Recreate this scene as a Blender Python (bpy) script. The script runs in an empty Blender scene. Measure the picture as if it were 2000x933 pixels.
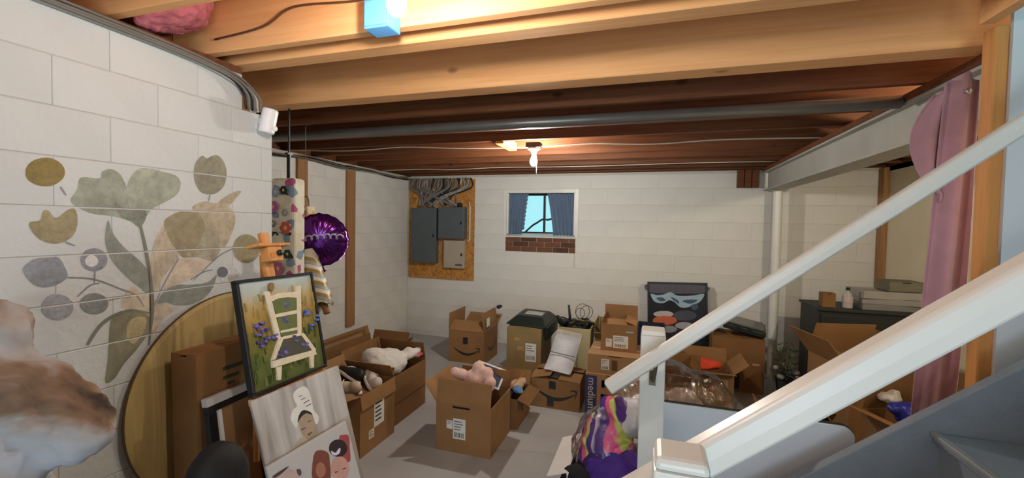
import bpy, bmesh, math, random
from mathutils import Vector, Matrix, Euler
random.seed(7)
R = math.radians
scene = bpy.context.scene
COL = scene.collection

# ------------------------------------------------------------------ camera, world, exposure
cd = bpy.data.cameras.new('camera'); cam = bpy.data.objects.new('camera', cd); COL.objects.link(cam)
cd.sensor_width = 36.0; cd.sensor_fit = 'HORIZONTAL'; cd.lens = 36.0 * 849.2 / 2000.0
cd.clip_start = 0.02
EYE = Vector((0, 0, 1.62))
rt = Vector((0.95224644, 0.30478935, 0.01817038)); up = Vector((-0.02741166, 0.02606811, 0.99928427)); fw = Vector((-0.30409754, 0.95206297, -0.03317804))
mw = Matrix.Identity(4)
for i in range(3):
    mw[i][0] = rt[i]; mw[i][1] = up[i]; mw[i][2] = -fw[i]; mw[i][3] = EYE[i]
cam.matrix_world = mw
scene.camera = cam
vs = scene.view_settings
vs.view_transform = 'Standard'; vs.look = 'None'; vs.gamma = 1.0; vs.use_curve_mapping = False
vs.exposure = 0.0
wd = bpy.data.worlds.new('sky'); scene.world = wd; wd.use_nodes = True
bg = wd.node_tree.nodes['Background']
bg.inputs[0].default_value = (0.36, 0.78, 0.86, 1); bg.inputs[1].default_value = 1.25
BULB_NEAR, BULB_FAR, BULB_REAR_FILL = 620.0, 1500.0, 300.0
# unseen area light added as cool fill, set at the opening behind the viewer
dl = bpy.data.lights.new('rear_area_fill', 'AREA'); dl.shape = 'RECTANGLE'; dl.size = 1.5; dl.size_y = 2.0; dl.energy = 62.0; dl.color = (0.80, 0.91, 1.0)
dlo = bpy.data.objects.new('rear_area_fill', dl); COL.objects.link(dlo); dlo.location = (0.55, -2.45, 1.05); dlo.rotation_euler = (R(90), 0, 0)

ZC = 2.297      # underside of the joists
XL, XR, YB, XE = -1.756, -3.375, 5.57, 2.32   # mural wall, far left wall, back wall, right wall

# ------------------------------------------------------------------ helpers
def hexc(h, a=1.0):
    v = [int(h[i:i+2], 16) / 255 for i in (0, 2, 4)]
    return tuple(((c / 12.92) if c <= 0.04045 else ((c + 0.055) / 1.055) ** 2.4) for c in v) + (a,)
MATS = {}
def mat(name, col, rough=0.7, metal=0.0, var=0.12, scale=6.0, bump=0.0, bscale=60.0, spec=0.4, stretch=None, emit=None, trans=0.0, sheen=0.0):
    if name in MATS: return MATS[name]
    m = bpy.data.materials.new(name); m.use_nodes = True; nt = m.node_tree
    b = nt.nodes['Principled BSDF']; c = hexc(col) if isinstance(col, str) else tuple(col) + (1,)
    b.inputs['Roughness'].default_value = rough; b.inputs['Metallic'].default_value = metal
    b.inputs['Specular IOR Level'].default_value = spec
    if trans: b.inputs['Transmission Weight'].default_value = trans
    if sheen: b.inputs['Sheen Weight'].default_value = sheen
    tc = nt.nodes.new('ShaderNodeTexCoord'); mp = nt.nodes.new('ShaderNodeMapping')
    nt.links.new(tc.outputs['Object'], mp.inputs['Vector'])
    if stretch: mp.inputs['Scale'].default_value = stretch
    if var > 0:
        n = nt.nodes.new('ShaderNodeTexNoise'); n.inputs['Scale'].default_value = scale; n.inputs['Detail'].default_value = 5
        nt.links.new(mp.outputs[0], n.inputs['Vector'])
        cr = nt.nodes.new('ShaderNodeValToRGB'); cr.color_ramp.elements[0].position = 0.3; cr.color_ramp.elements[1].position = 0.7
        cr.color_ramp.elements[0].color = tuple(x * (1 - var) for x in c[:3]) + (1,)
        cr.color_ramp.elements[1].color = tuple(min(1, x * (1 + var)) for x in c[:3]) + (1,)
        nt.links.new(n.outputs['Fac'], cr.inputs[0]); nt.links.new(cr.outputs[0], b.inputs['Base Color'])
    else:
        b.inputs['Base Color'].default_value = c
    if bump > 0:
        n2 = nt.nodes.new('ShaderNodeTexNoise'); n2.inputs['Scale'].default_value = bscale; n2.inputs['Detail'].default_value = 4
        nt.links.new(mp.outputs[0], n2.inputs['Vector'])
        bp = nt.nodes.new('ShaderNodeBump'); bp.inputs['Strength'].default_value = bump; bp.inputs['Distance'].default_value = 0.01
        nt.links.new(n2.outputs['Fac'], bp.inputs['Height']); nt.links.new(bp.outputs[0], b.inputs['Normal'])
    if emit:
        b.inputs['Emission Color'].default_value = tuple(emit[0]) + (1,); b.inputs['Emission Strength'].default_value = emit[1]
    MATS[name] = m
    return m
def wood(name, col, dark, axis=0, scale=3.0, rough=0.6, knots=True):
    """long-grained timber, the grain along one object axis"""
    if name in MATS: return MATS[name]
    m = bpy.data.materials.new(name); m.use_nodes = True; nt = m.node_tree; b = nt.nodes['Principled BSDF']
    b.inputs['Roughness'].default_value = rough; b.inputs['Specular IOR Level'].default_value = 0.25
    tc = nt.nodes.new('ShaderNodeTexCoord'); mp = nt.nodes.new('ShaderNodeMapping'); nt.links.new(tc.outputs['Object'], mp.inputs['Vector'])
    s = [14.0, 14.0, 14.0]; s[axis] = 0.7; mp.inputs['Scale'].default_value = s
    n = nt.nodes.new('ShaderNodeTexNoise'); n.inputs['Scale'].default_value = scale; n.inputs['Detail'].default_value = 6; n.inputs['Distortion'].default_value = 0.6
    nt.links.new(mp.outputs[0], n.inputs['Vector'])
    cr = nt.nodes.new('ShaderNodeValToRGB'); e = cr.color_ramp.elements
    e[0].position = 0.28; e[0].color = hexc(dark); e[1].position = 0.62; e[1].color = hexc(col)
    nt.links.new(n.outputs['Fac'], cr.inputs[0])
    out = cr.outputs[0]
    if knots:
        mp2 = nt.nodes.new('ShaderNodeMapping'); nt.links.new(tc.outputs['Object'], mp2.inputs['Vector'])
        s2 = [5.0, 5.0, 5.0]; s2[axis] = 2.6; mp2.inputs['Scale'].default_value = s2
        v = nt.nodes.new('ShaderNodeTexVoronoi'); v.inputs['Scale'].default_value = 1.0; v.inputs['Randomness'].default_value = 1.0
        nt.links.new(mp2.outputs[0], v.inputs['Vector'])
        r2 = nt.nodes.new('ShaderNodeValToRGB'); r2.color_ramp.elements[0].position = 0.03; r2.color_ramp.elements[1].position = 0.11
        r2.color_ramp.elements[0].color = (0.25, 0.2, 0.16, 1); r2.color_ramp.elements[1].color = (1, 1, 1, 1)
        nt.links.new(v.outputs['Distance'], r2.inputs[0])
        mx = nt.nodes.new('ShaderNodeMix'); mx.data_type = 'RGBA'; mx.blend_type = 'MULTIPLY'; mx.inputs[0].default_value = 0.85
        nt.links.new(out, mx.inputs[6]); nt.links.new(r2.outputs[0], mx.inputs[7]); out = mx.outputs[2]
    nt.links.new(out, b.inputs['Base Color'])
    bp = nt.nodes.new('ShaderNodeBump'); bp.inputs['Strength'].default_value = 0.15; bp.inputs['Distance'].default_value = 0.004
    nt.links.new(n.outputs['Fac'], bp.inputs['Height']); nt.links.new(bp.outputs[0], b.inputs['Normal'])
    MATS[name] = m
    return m
def ramp_mat(name, kind, stops, scale=1.0, axis='Z', rough=0.7, distort=0.0, stretch=(1, 1, 1), rot=(0, 0, 0), loc=(0, 0, 0)):
    """bands (wave), patches (noise, voronoi) or a plain ramp along one axis"""
    if name in MATS: return MATS[name]
    m = bpy.data.materials.new(name); m.use_nodes = True; nt = m.node_tree; b = nt.nodes['Principled BSDF']
    b.inputs['Roughness'].default_value = rough; b.inputs['Specular IOR Level'].default_value = 0.25
    tc = nt.nodes.new('ShaderNodeTexCoord'); mp = nt.nodes.new('ShaderNodeMapping'); nt.links.new(tc.outputs['Object'], mp.inputs['Vector'])
    mp.inputs['Scale'].default_value = stretch; mp.inputs['Rotation'].default_value = rot; mp.inputs['Location'].default_value = loc
    if kind == 'wave':
        n = nt.nodes.new('ShaderNodeTexWave'); n.bands_direction = axis; n.inputs['Scale'].default_value = scale; n.inputs['Distortion'].default_value = distort
        n.inputs['Detail'].default_value = 3; src = n.outputs['Fac']; n.wave_profile = 'SAW'
    elif kind == 'noise':
        n = nt.nodes.new('ShaderNodeTexNoise'); n.inputs['Scale'].default_value = scale; n.inputs['Detail'].default_value = 4; n.inputs['Distortion'].default_value = distort; src = n.outputs['Fac']
    elif kind == 'voronoi':
        n = nt.nodes.new('ShaderNodeTexVoronoi'); n.inputs['Scale'].default_value = scale; src = n.outputs['Color']
    else:
        n = nt.nodes.new('ShaderNodeSeparateXYZ'); src = n.outputs[axis]
    nt.links.new(mp.outputs[0], n.inputs[0])
    if kind == 'ramp' and distort:
        nn = nt.nodes.new('ShaderNodeTexNoise'); nn.inputs['Scale'].default_value = scale; nt.links.new(tc.outputs['Object'], nn.inputs['Vector'])
        ma = nt.nodes.new('ShaderNodeMath'); ma.operation = 'MULTIPLY_ADD'; nt.links.new(nn.outputs['Fac'], ma.inputs[0]); ma.inputs[1].default_value = distort
        nt.links.new(src, ma.inputs[2]); src = ma.outputs[0]
    cr = nt.nodes.new('ShaderNodeValToRGB'); el = cr.color_ramp.elements
    cr.color_ramp.interpolation = 'CONSTANT' if kind in ('voronoi',) else 'LINEAR'
    while len(el) < len(stops): el.new(0.5)
    for e, (p_, c_) in zip(el, stops): e.position = p_; e.color = hexc(c_)
    nt.links.new(src, cr.inputs[0]); nt.links.new(cr.outputs[0], b.inputs['Base Color'])
    MATS[name] = m
    return m

class MB:
    """collects shapes and links them as one mesh object"""
    def __init__(s): s.v = []; s.f = []; s.mi = []
    def add(s, v, f, m=0):
        o = len(s.v); s.v += [tuple(q) for q in v]; s.f += [tuple(i + o for i in q) for q in f]; s.mi += [m] * len(f); return s
    def box(s, x0, x1, y0, y1, z0, z1, M=None, m=0):
        v = [Vector(q) for q in ((x0,y0,z0),(x1,y0,z0),(x1,y1,z0),(x0,y1,z0),(x0,y0,z1),(x1,y0,z1),(x1,y1,z1),(x0,y1,z1))]
        if M: v = [M @ q for q in v]
        return s.add(v, ((0,3,2,1),(4,5,6,7),(0,1,5,4),(1,2,6,5),(2,3,7,6),(3,0,4,7)), m)
    def tube(s, pts, r, n=8, m=0, closed_ends=True):
        pts = [Vector(q) for q in pts]; rr = r if isinstance(r, (list, tuple)) else [r] * len(pts)
        v = []; f = []; t0 = (pts[1] - pts[0]).normalized()
        a = Vector((0, 0, 1)) if abs(t0.z) < 0.9 else Vector((1, 0, 0)); x = t0.cross(a).normalized(); pt = t0
        for i, q in enumerate(pts):
            t = (pts[min(i + 1, len(pts) - 1)] - pts[max(i - 1, 0)]).normalized()
            ax = pt.cross(t)
            if ax.length > 1e-6: x = Matrix.Rotation(pt.angle(t), 3, ax.normalized()) @ x
            pt = t; y = t.cross(x).normalized()
            for k in range(n):
                an = 2 * math.pi * k / n; v.append(q + rr[i] * (math.cos(an) * x + math.sin(an) * y))
        for i in range(len(pts) - 1):
            for k in range(n): f.append((i*n+k, i*n+(k+1) % n, (i+1)*n+(k+1) % n, (i+1)*n+k))
        if closed_ends: f.append(tuple(range(n))[::-1]); f.append(tuple(range((len(pts)-1)*n, len(pts)*n)))
        return s.add(v, f, m)
    def lathe(s, prof, n=20, M=None, m=0):
        v = []; f = []
        for r, z in prof:
            for k in range(n):
                a = 2 * math.pi * k / n; q = Vector((r * math.cos(a), r * math.sin(a), z)); v.append(M @ q if M else q)
        for i in range(len(prof) - 1):
            for k in range(n): f.append((i*n+k, i*n+(k+1) % n, (i+1)*n+(k+1) % n, (i+1)*n+k))
        f.append(tuple(range(n))[::-1]); f.append(tuple(range((len(prof)-1)*n, len(prof)*n)))
        return s.add(v, f, m)
    def prism(s, poly, d0, d1, M, m=0):
        """polygon in local x,z extruded along local y from d0 to d1"""
        n = len(poly); v = [M @ Vector((a, d0, b)) for a, b in poly] + [M @ Vector((a, d1, b)) for a, b in poly]
        f = [tuple(range(n)), tuple(range(2 * n - 1, n - 1, -1))] + [(k, n + k, n + (k+1) % n, (k+1) % n) for k in range(n)]
        return s.add(v, f, m)
    def ell(s, c, r, n=12, M=None, m=0):
        prof = [(max(1e-4, math.sin(math.pi * i / n)), -math.cos(math.pi * i / n)) for i in range(n + 1)]
        T = Matrix.Translation(c) @ (M.to_4x4() if M else Matrix.Identity(4)) @ Matrix.Diagonal((r[0], r[1], r[2], 1))
        return s.lathe(prof, n + 4, T, m)
    def build(s, name, mats, parent=None, smooth=False, bevel=0.0, seg=2, origin=None):
        v = s.v
        o_ = Vector(origin) if origin is not None else None
        if o_ is not None: v = [tuple(Vector(q) - o_) for q in v]
        me = bpy.data.meshes.new(name); me.from_pydata(v, [], s.f); me.validate()
        if not isinstance(mats, (list, tuple)): mats = [mats]
        for q in mats: me.materials.append(q)
        if len(mats) > 1 and len(me.polygons) == len(s.mi):
            for p_, i_ in zip(me.polygons, s.mi): p_.material_index = i_
        bm = bmesh.new(); bm.from_mesh(me); bmesh.ops.recalc_face_normals(bm, faces=bm.faces); bm.to_mesh(me); bm.free()
        if smooth:
            for p_ in me.polygons: p_.use_smooth = True
        ob = bpy.data.objects.new(name, me); COL.objects.link(ob)
        if o_ is not None: ob.location = o_
        if parent: ob.parent = parent
        if bevel:
            b = ob.modifiers.new('bevel', 'BEVEL'); b.width = bevel; b.segments = seg; b.limit_method = 'ANGLE'
        return ob
def tag(o, label=None, cat=None, group=None, kind=None):
    if label: o['label'] = label
    if cat: o['category'] = cat
    if group: o['group'] = group
    if kind: o['kind'] = kind
    return o
def thing(name, label, cat, loc=(0, 0, 0), rz=0.0, group=None, rot=None):
    o = bpy.data.objects.new(name, None); COL.objects.link(o); o.empty_display_size = 0.1
    o.location = loc; o.rotation_euler = rot if rot is not None else (0, 0, rz)
    return tag(o, label, cat, group)
def smooth_path(P, k=6):
    P = [Vector(q) for q in P]; out = []
    for i in range(len(P) - 1):
        a, b, c, d = P[max(i-1, 0)], P[i], P[i+1], P[min(i+2, len(P)-1)]
        for j in range(k):
            t = j / k; out.append(0.5 * ((2*b) + (c-a)*t + (2*a-5*b+4*c-d)*t*t + (3*b-a-3*c+d)*t**3))
    return out + [P[-1]]
def smooth_loop(P, k=4):
    P = [Vector(q) for q in P]; n = len(P); out = []
    for i in range(n):
        a, b, c, d = P[i-1], P[i], P[(i+1) % n], P[(i+2) % n]
        for j in range(k):
            t = j / k; out.append(0.5 * ((2*b) + (c-a)*t + (2*a-5*b+4*c-d)*t*t + (3*b-a-3*c+d)*t**3))
    return out
TEX = {}
def clouds(size):
    if size not in TEX:
        t = bpy.data.textures.new('clouds', 'CLOUDS'); t.noise_scale = size; t.noise_depth = 3; TEX[size] = t
    return TEX[size]
def blob(name, parts, m, parent=None, voxel=0.012, disp=0.0, dsize=0.08, loc=(0, 0, 0), smooth_it=3):
    """soft body: ellipsoids (centre, radii[, euler]) fused to one skin, then wrinkled"""
    mb = MB()
    for q in parts:
        M = Euler(q[2]).to_matrix() if len(q) > 2 else None
        mb.ell(q[0], q[1], 10, M)
    ob = mb.build(name, m, parent, smooth=True)
    ob.location = loc
    r = ob.modifiers.new('fuse', 'REMESH'); r.mode = 'VOXEL'; r.voxel_size = voxel; r.use_smooth_shade = True
    if smooth_it:
        s = ob.modifiers.new('relax', 'SMOOTH'); s.iterations = smooth_it; s.factor = 0.5
    if disp:
        d = ob.modifiers.new('folds', 'DISPLACE'); d.texture = clouds(dsize); d.strength = disp; d.mid_level = 0.5
    return ob
def plate(name, M, polys, mats, parent, t=0.0008, smooth=True):
    """printed picture: flat coloured shapes layered on a face; M maps local x,z (facing -y)"""
    mb = MB()
    for i, (col_i, kind, P) in enumerate(polys):
        Q = [(q.x, q.y) for q in smooth_loop([(a, b, 0) for a, b in P], 3)] if kind == 'poly' and smooth else P
        mb.prism(Q, -t * (1 + 0.08 * i), 0, M, col_i)
    return mb.build(name, mats, parent)

# ------------------------------------------------------------------ materials
PAINT = mat('painted block', 'c3c6c5', 0.75, var=0.04, scale=3, bump=0.35, bscale=45, spec=0.3)
PAINT2 = mat('painted block far', 'd2d1cc', 0.75, var=0.05, scale=2.2, bump=0.4, bscale=40, spec=0.3)
MORTAR = mat('painted mortar', 'bdb8ad', 0.85, var=0.06, scale=8)
FLOOR = mat('grey painted concrete', 'a3a3a3', 0.55, var=0.10, scale=2.2, bump=0.08, bscale=18, spec=0.35)
JOIST = wood('joist timber', 'efb57c', 'e2a469', 0)
JOIST_D = wood('dark joist timber', '6e4227', '553019', 0)  # deeper brown for the far joists, rim, sill and packing
SUBF = mat('plywood subfloor', 'a06a3c', 0.8, var=0.2, scale=4)
STUD = wood('stud timber', 'c98a4c', 'b47a42', 2)
STRIP = wood('weathered strip timber', 'a07850', '8a6440', 2)
WHITE = mat('white gloss paint', 'd8d8d2', 0.35, var=0.03, scale=5, spec=0.5)
GREYP = mat('grey stair paint', '757c84', 0.6, var=0.08, scale=9, bump=0.25, bscale=160, spec=0.35)
STEEL = mat('painted steel', 'a5a49e', 0.5, var=0.08, scale=4, metal=0.0)
DRYW = mat('drywall', 'c6c7ca', 0.8, var=0.03, scale=3, bump=0.1, bscale=90)
BLACK = mat('black plastic', '17181a', 0.4, var=0.1, scale=8)
CARD = mat('corrugated card', '8f6b46', 0.75, var=0.10, scale=5, bump=0.06, bscale=50, spec=0.2)
CARD_L = mat('pale corrugated card', '9c7b58', 0.72, var=0.08, scale=5, spec=0.25)
CARD_O = mat('olive corrugated card', '8c7650', 0.75, var=0.10, scale=5, spec=0.2)
CARD_D = mat('brown corrugated card', '7a5836', 0.78, var=0.12, scale=5, spec=0.2)
CARD_IN = mat('card inside', '93683f', 0.85, var=0.08, scale=6, spec=0.15)
PAPER = mat('label paper', 'd9d8d4', 0.6, var=0.03, scale=9)
INK = mat('label ink', '2a2a2c', 0.7, var=0.05)
TAPE = mat('packing tape', 'b08f62', 0.25, var=0.06, scale=9, spec=0.6)
TAPE_K = mat('black printed tape', '25282a', 0.35, var=0.15, scale=20, spec=0.5)

# ------------------------------------------------------------------ floor
fl = MB().box(-4.0, 3.6, -2.6, 5.9, -0.12, 0.0).build('floor', FLOOR); tag(fl, 'grey painted concrete basement floor', kind='structure')

# ------------------------------------------------------------------ block walls: mortar core with separate blocks
BLOCKMESH = {}
def block(parent, size, loc, m, axis):
    """axis 'x': the face looks along +x (length on y); axis 'y': the face looks along -y (length on x)"""
    L, Hh = round(size[0], 3), round(size[1], 3); key = (L, Hh, m.name, axis)
    if key not in BLOCKMESH:
        g = 0.0014; b = 0.002; mb = MB(); d = 0.012
        # front face with chamfered rim
        a, h = L / 2 - 0.0004, Hh / 2 - g
        pts = []
        for (sx, sz) in ((-1, -1), (1, -1), (1, 1), (-1, 1)): pts.append((sx * a, sz * h, -d))
        for (sx, sz) in ((-1, -1), (1, -1), (1, 1), (-1, 1)): pts.append((sx * a, sz * h, -b))
        for (sx, sz) in ((-1, -1), (1, -1), (1, 1), (-1, 1)): pts.append((sx * (a - b), sz * (h - b), 0))
        V = [((q[2], q[0], q[1]) if axis == 'x' else (q[0], -q[2], q[1])) for q in pts]
        F = [(8, 9, 10, 11)] + [(k, (k+1) % 4, 4 + (k+1) % 4, 4 + k) for k in range(4)] + [(4 + k, 4 + (k+1) % 4, 8 + (k+1) % 4, 8 + k) for k in range(4)]
        o = mb.add(V, F).build('block', m, parent); BLOCKMESH[key] = o.data; o.location = loc
        return o
    o = bpy.data.objects.new('block', BLOCKMESH[key]); COL.objects.link(o); o.parent = parent; o.location = loc
    return o
def lay(parent, axis, plane, a0, a1, z0, pitch, length, ztop, m, holes=(), zmin=0.0, off=0.0):
    row = 0; z = z0
    while z < ztop - 0.02:
        zt = min(z + pitch, ztop); zb = max(z, zmin)
        if zt - zb > 0.02:
            edges = []; a = a0 - (length / 2 if row % 2 else 0) + off
            while a < a1:
                e0, e1 = max(a, a0), min(a + length, a1)
                segs = [(e0, e1)]
                for (h0, h1, k0, k1) in holes:      # cut blocks below and above an opening
                    f0, f1 = max(e0, h0), min(e1, h1)
                    if f1 - f0 > 0.03:
                        for (q0, q1) in ((zb, min(zt, k0)), (max(zb, k1), zt)):
                            if 0.015 < q1 - q0 < zt - zb - 0.005: block(parent, (f1 - f0, q1 - q0), ((f0 + f1) / 2, plane, (q0 + q1) / 2), m, axis)
                for (h0, h1, k0, k1) in holes:
                    if zb + 0.01 < k1 and zt - 0.01 > k0:
                        ns = []
                        for (s0, s1) in segs:
                            if s1 <= h0 or s0 >= h1: ns.append((s0, s1))
                            else:
                                if s0 < h0: ns.append((s0, h0))
                                if s1 > h1: ns.append((h1, s1))
                        segs = ns
                for (s0, s1) in segs:
                    if s1 - s0 > 0.03:
                        c = (s0 + s1) / 2
                        block(parent, (s1 - s0, zt - zb), (plane, c, (zb + zt) / 2) if axis == 'x' else (c, plane, (zb + zt) / 2), m, axis)
                a += length
        z += pitch; row += 1

YE = 1.66       # free end of the mural wall
OL, CL = 1.651, 0.1538
wl = MB().box(XL - 0.2, XL - 0.003, -2.4, 1.50, 0, 2.266).box(XL - 0.2, XL - 0.003, 1.50, YE, 0, OL + 3 * CL).build('wall_left', MORTAR)
tag(wl, 'white painted block wall with a painted flower mural', kind='structure')
lay(wl, 'x', XL, 0.16, YE, OL - 10 * CL, CL, 0.30, OL + 3 * CL, PAINT, zmin=0.0, off=-0.21)
lay(wl, 'x', XL, 0.16, 1.50, OL + 3 * CL, CL, 0.30, OL + 4 * CL - 0.001, PAINT, off=-0.06)
MB().box(XL - 0.004, XL, -2.4, 0.16, 0, 2.266).build('block', PAINT, wl)
MB().box(XL - 0.19, XL - 0.01, YE - 0.004, YE, 0, OL + 3 * CL).build('block', PAINT, wl)
MB().box(XL - 0.2, XL - 0.003, -2.4, 1.5, 2.266, 2.296).build('sill_plate', JOIST_D, wl)

wrl = MB().box(XR - 0.2, XR - 0.003, YE - 0.05, YB + 0.2, 0, 2.29).build('wall_rear_left', MORTAR); tag(wrl, 'white painted block wall left of the back corner', kind='structure')
lay(wrl, 'x', XR, YE, YB, 0.06 - 0.2032, 0.2032, 0.406, 2.26, PAINT2)
wr2 = MB().box(XR - 0.2, XL - 0.2, YE - 0.2, YE - 0.05, 0, 2.24).build('wall_recess', PAINT2); tag(wr2, 'hidden return wall behind the mural wall', kind='structure')
WX0, WX1, WZ0, WZ1 = -1.872, -0.925, 1.465, 2.045     # window hole
BZ0 = 1.262                                           # bricks below it
wb = MB().box(XR - 0.2, WX0, YB + 0.003, YB + 0.2, 0, 2.29).box(WX1, XE + 0.3, YB + 0.003, YB + 0.2, 0, 2.29).box(WX0, WX1, YB + 0.003, YB + 0.2, 0, BZ0).box(WX0, WX1, YB + 0.012, YB + 0.2, BZ0, WZ0).box(WX0, WX1, YB + 0.003, YB + 0.2, WZ1, 2.29).build('wall_back', MORTAR)
tag(wb, 'white painted block back wall with small window', kind='structure')
lay(wb, 'y', YB, XR, XE, 0.06 - 0.2032, 0.2032, 0.406, 2.26, PAINT2, holes=((WX0, WX1, BZ0, WZ1),))
BRICK = mat('brown brick', '6d4531', 0.85, var=0.25, scale=14, bump=0.5, bscale=60)
BRICK2 = mat('dark brown brick', '553527', 0.85, var=0.25, scale=14, bump=0.5, bscale=60)
bh = 0.062
for r_ in range(3):
    zb = BZ0 + 0.004 + r_ * (bh + 0.006)
    a = WX0 - (0.11 if r_ % 2 else 0.0)
    while a < WX1 - 0.02:
        e0, e1 = max(a + 0.004, WX0 + 0.003), min(a + 0.212, WX1 - 0.003)
        if e1 - e0 > 0.02:
            MB().box(e0, e1, YB - 0.004, YB + 0.014, zb, zb + bh).build('brick', random.choice([BRICK, BRICK, BRICK2]), wb, bevel=0.003, seg=1)
        a += 0.216
# right wall, front wall behind the photographer with an opening added to let daylight in
wr = MB().box(XE, XE + 0.2, 1.95, YB + 0.2, 0, 2.29).build('wall_right', mat('cream painted wall', 'd2c8ac', 0.8, var=0.05, scale=3, bump=0.3, bscale=40)); tag(wr, 'cream painted wall at the far right', kind='structure')
wf = MB().box(-1.95, -0.2, -2.6, -2.4, 0, 2.6).box(1.3, 3.6, -2.6, -2.4, 0, 2.6).box(-0.2, 1.3, -2.6, -2.4, 2.1, 2.6).build('wall_front', PAINT2); tag(wf, 'wall behind the viewer with an opening added for daylight', kind='structure')
wr3 = MB().box(3.4, 3.6, -2.4, 1.85, 0, 2.6).build('wall_stair_end', DRYW); tag(wr3, 'end wall beyond the stairs', kind='structure')

# ------------------------------------------------------------------ ceiling: subfloor and joists
cl = MB().box(-3.6, 1.0, -2.6, YB + 0.2, ZC + 0.236, ZC + 0.26).box(1.0, 3.6, 1.85, YB + 0.2, ZC + 0.236, ZC + 0.26).box(1.0, 3.6, -2.6, 0.62, ZC + 0.236, ZC + 0.26).build('ceiling', SUBF)
tag(cl, 'open timber joist ceiling under a plywood subfloor', kind='structure')
def joist(x0, x1, y0, y1, m, z0=ZC, z1=ZC + 0.236):
    return MB().box(x0, x1, y0, y1, z0, z1).build('joist', m, cl, bevel=0.004, seg=1, origin=((x0 + x1) / 2 + random.uniform(-.7, .7), (y0 + y1) / 2 + random.uniform(-.2, .2), (z0 + z1) / 2 + random.uniform(-.2, .2)))
for y in (-2.2, -1.8, -1.4, -1.0, -0.6, -0.2, 0.2, 0.6): joist(-1.95, 1.0 if y > 0.5 else 3.4, y, y + 0.04, JOIST)
joist(-1.95, 1.0, 0.99, 1.03, JOIST)
joist(-1.95, 1.0, 1.335, 1.378, JOIST)
joist(-1.95, 1.0, 1.465, 1.55, JOIST)
joist(-3.42, 1.36, 2.03, 2.15, JOIST)
for y in (2.47, 2.96, 3.34, 3.72, 4.1, 4.48, 4.86, 5.24): joist(-3.42, XE, y, y + 0.04, JOIST_D)
joist(-3.42, XE, 5.53, 5.60, JOIST_D, ZC + 0.0)
MB().box(1.0, 1.04, 0.62, 1.83, ZC, ZC + 0.236).build('stairwell_header', JOIST, cl)
for x0, x1, y0, y1 in ((-3.62, -3.42, 1.4, 5.77), (-3.42, XE + .2, 5.60, 5.77), (XE, XE + .2, 1.85, 5.60), (-2.0, -1.951, -2.6, 1.66), (-3.42, -1.95, 1.4, 1.44)): MB().box(x0, x1, y0, y1, 2.24, ZC + .236).build('rim_joist', JOIST_D, cl)
MB().box(-0.02, 0.02, 1.03, 1.335, ZC + 0.02, ZC + 0.22).build('blocking', STUD, cl)
MB().box(-1.23, -1.16, 3.36, 3.72, ZC - 0.02, ZC + 0.05).build('blocking', STUD, cl)

# ------------------------------------------------------------------ steel beam with timber plate, column
bmx0, bmx1, by0, by1 = 1.18, 1.36, 1.90, 5.50
bt = thing('steel_beam', 'grey painted steel beam carrying the joists', 'beam', (1.27, 3.7, ZC - 0.25))
def child_at(ob, par):
    ob.parent = par; ob.matrix_parent_inverse = Matrix.LocRotScale(par.location, par.rotation_euler, (1, 1, 1)).inverted(); return ob
child_at(MB().box(bmx0, bmx1, by0, by1, ZC - 0.050, ZC - 0.036).build('top_flange', STEEL), bt)
child_at(MB().box(1.225, 1.239, by0, by1, ZC - 0.236, ZC - 0.05).build('web', STEEL), bt)
child_at(MB().box(bmx0, bmx1, by0, by1, ZC - 0.25, ZC - 0.236).build('bottom_flange', STEEL), bt)
child_at(MB().box(bmx0 - 0.01, bmx1, by0, by1, ZC - 0.036, ZC - 0.002).build('timber_plate', JOIST_D), bt)
pk = thing('beam_pocket_blocks', 'dark wooden packing blocks beside the beam end', 'wood block', (1.0, YB - 0.03, 2.07))
for k in range(3): child_at(MB().box(0.92 + k * 0.075, 0.988 + k * 0.075, YB - 0.07, YB - 0.004, 2.085, 2.29).build('packing_block', JOIST_D, bevel=0.004, seg=1), pk)
cm = thing('support_column', 'white round steel column under the beam end', 'column', (1.30, 5.38, 0))
child_at(MB().lathe([(0.046, 0.012), (0.046, ZC - 0.262)], 20, Matrix.Translation((1.30, 5.38, 0))).build('shaft', WHITE, smooth=False), cm)
child_at(MB().box(1.22, 1.38, 5.30, 5.46, 0, 0.012).build('base_plate', STEEL), cm)
child_at(MB().box(1.22, 1.38, 5.30, 5.46, ZC - 0.262, ZC - 0.25).build('cap_plate', STEEL), cm)

# furring strips on the far left wall, stud in the right corner
def strip(label, x0, x1, y0, y1, z0, z1):
    o = MB().box(x0, x1, y0, y1, z0, z1).build('furring_strip', STRIP, bevel=0.003, seg=1, origin=((x0 + x1) / 2, (y0 + y1) / 2, z0)); tag(o, label, 'wood strip'); return o
strip('long wooden strip on the far left wall right of the balloon', XR + 0.001, XR + 0.035, 4.21, 4.35, 0.39, 2.27)
strip('shorter wooden strip behind the balloon on the far left wall', XR + 0.001, XR + 0.035, 3.47, 3.60, 1.2, 2.25)
strip('wooden stud in the far right corner by the dresser', XE - 0.05, XE - 0.001, YB - 0.12, YB - 0.01, 0.0, 2.28)

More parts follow.
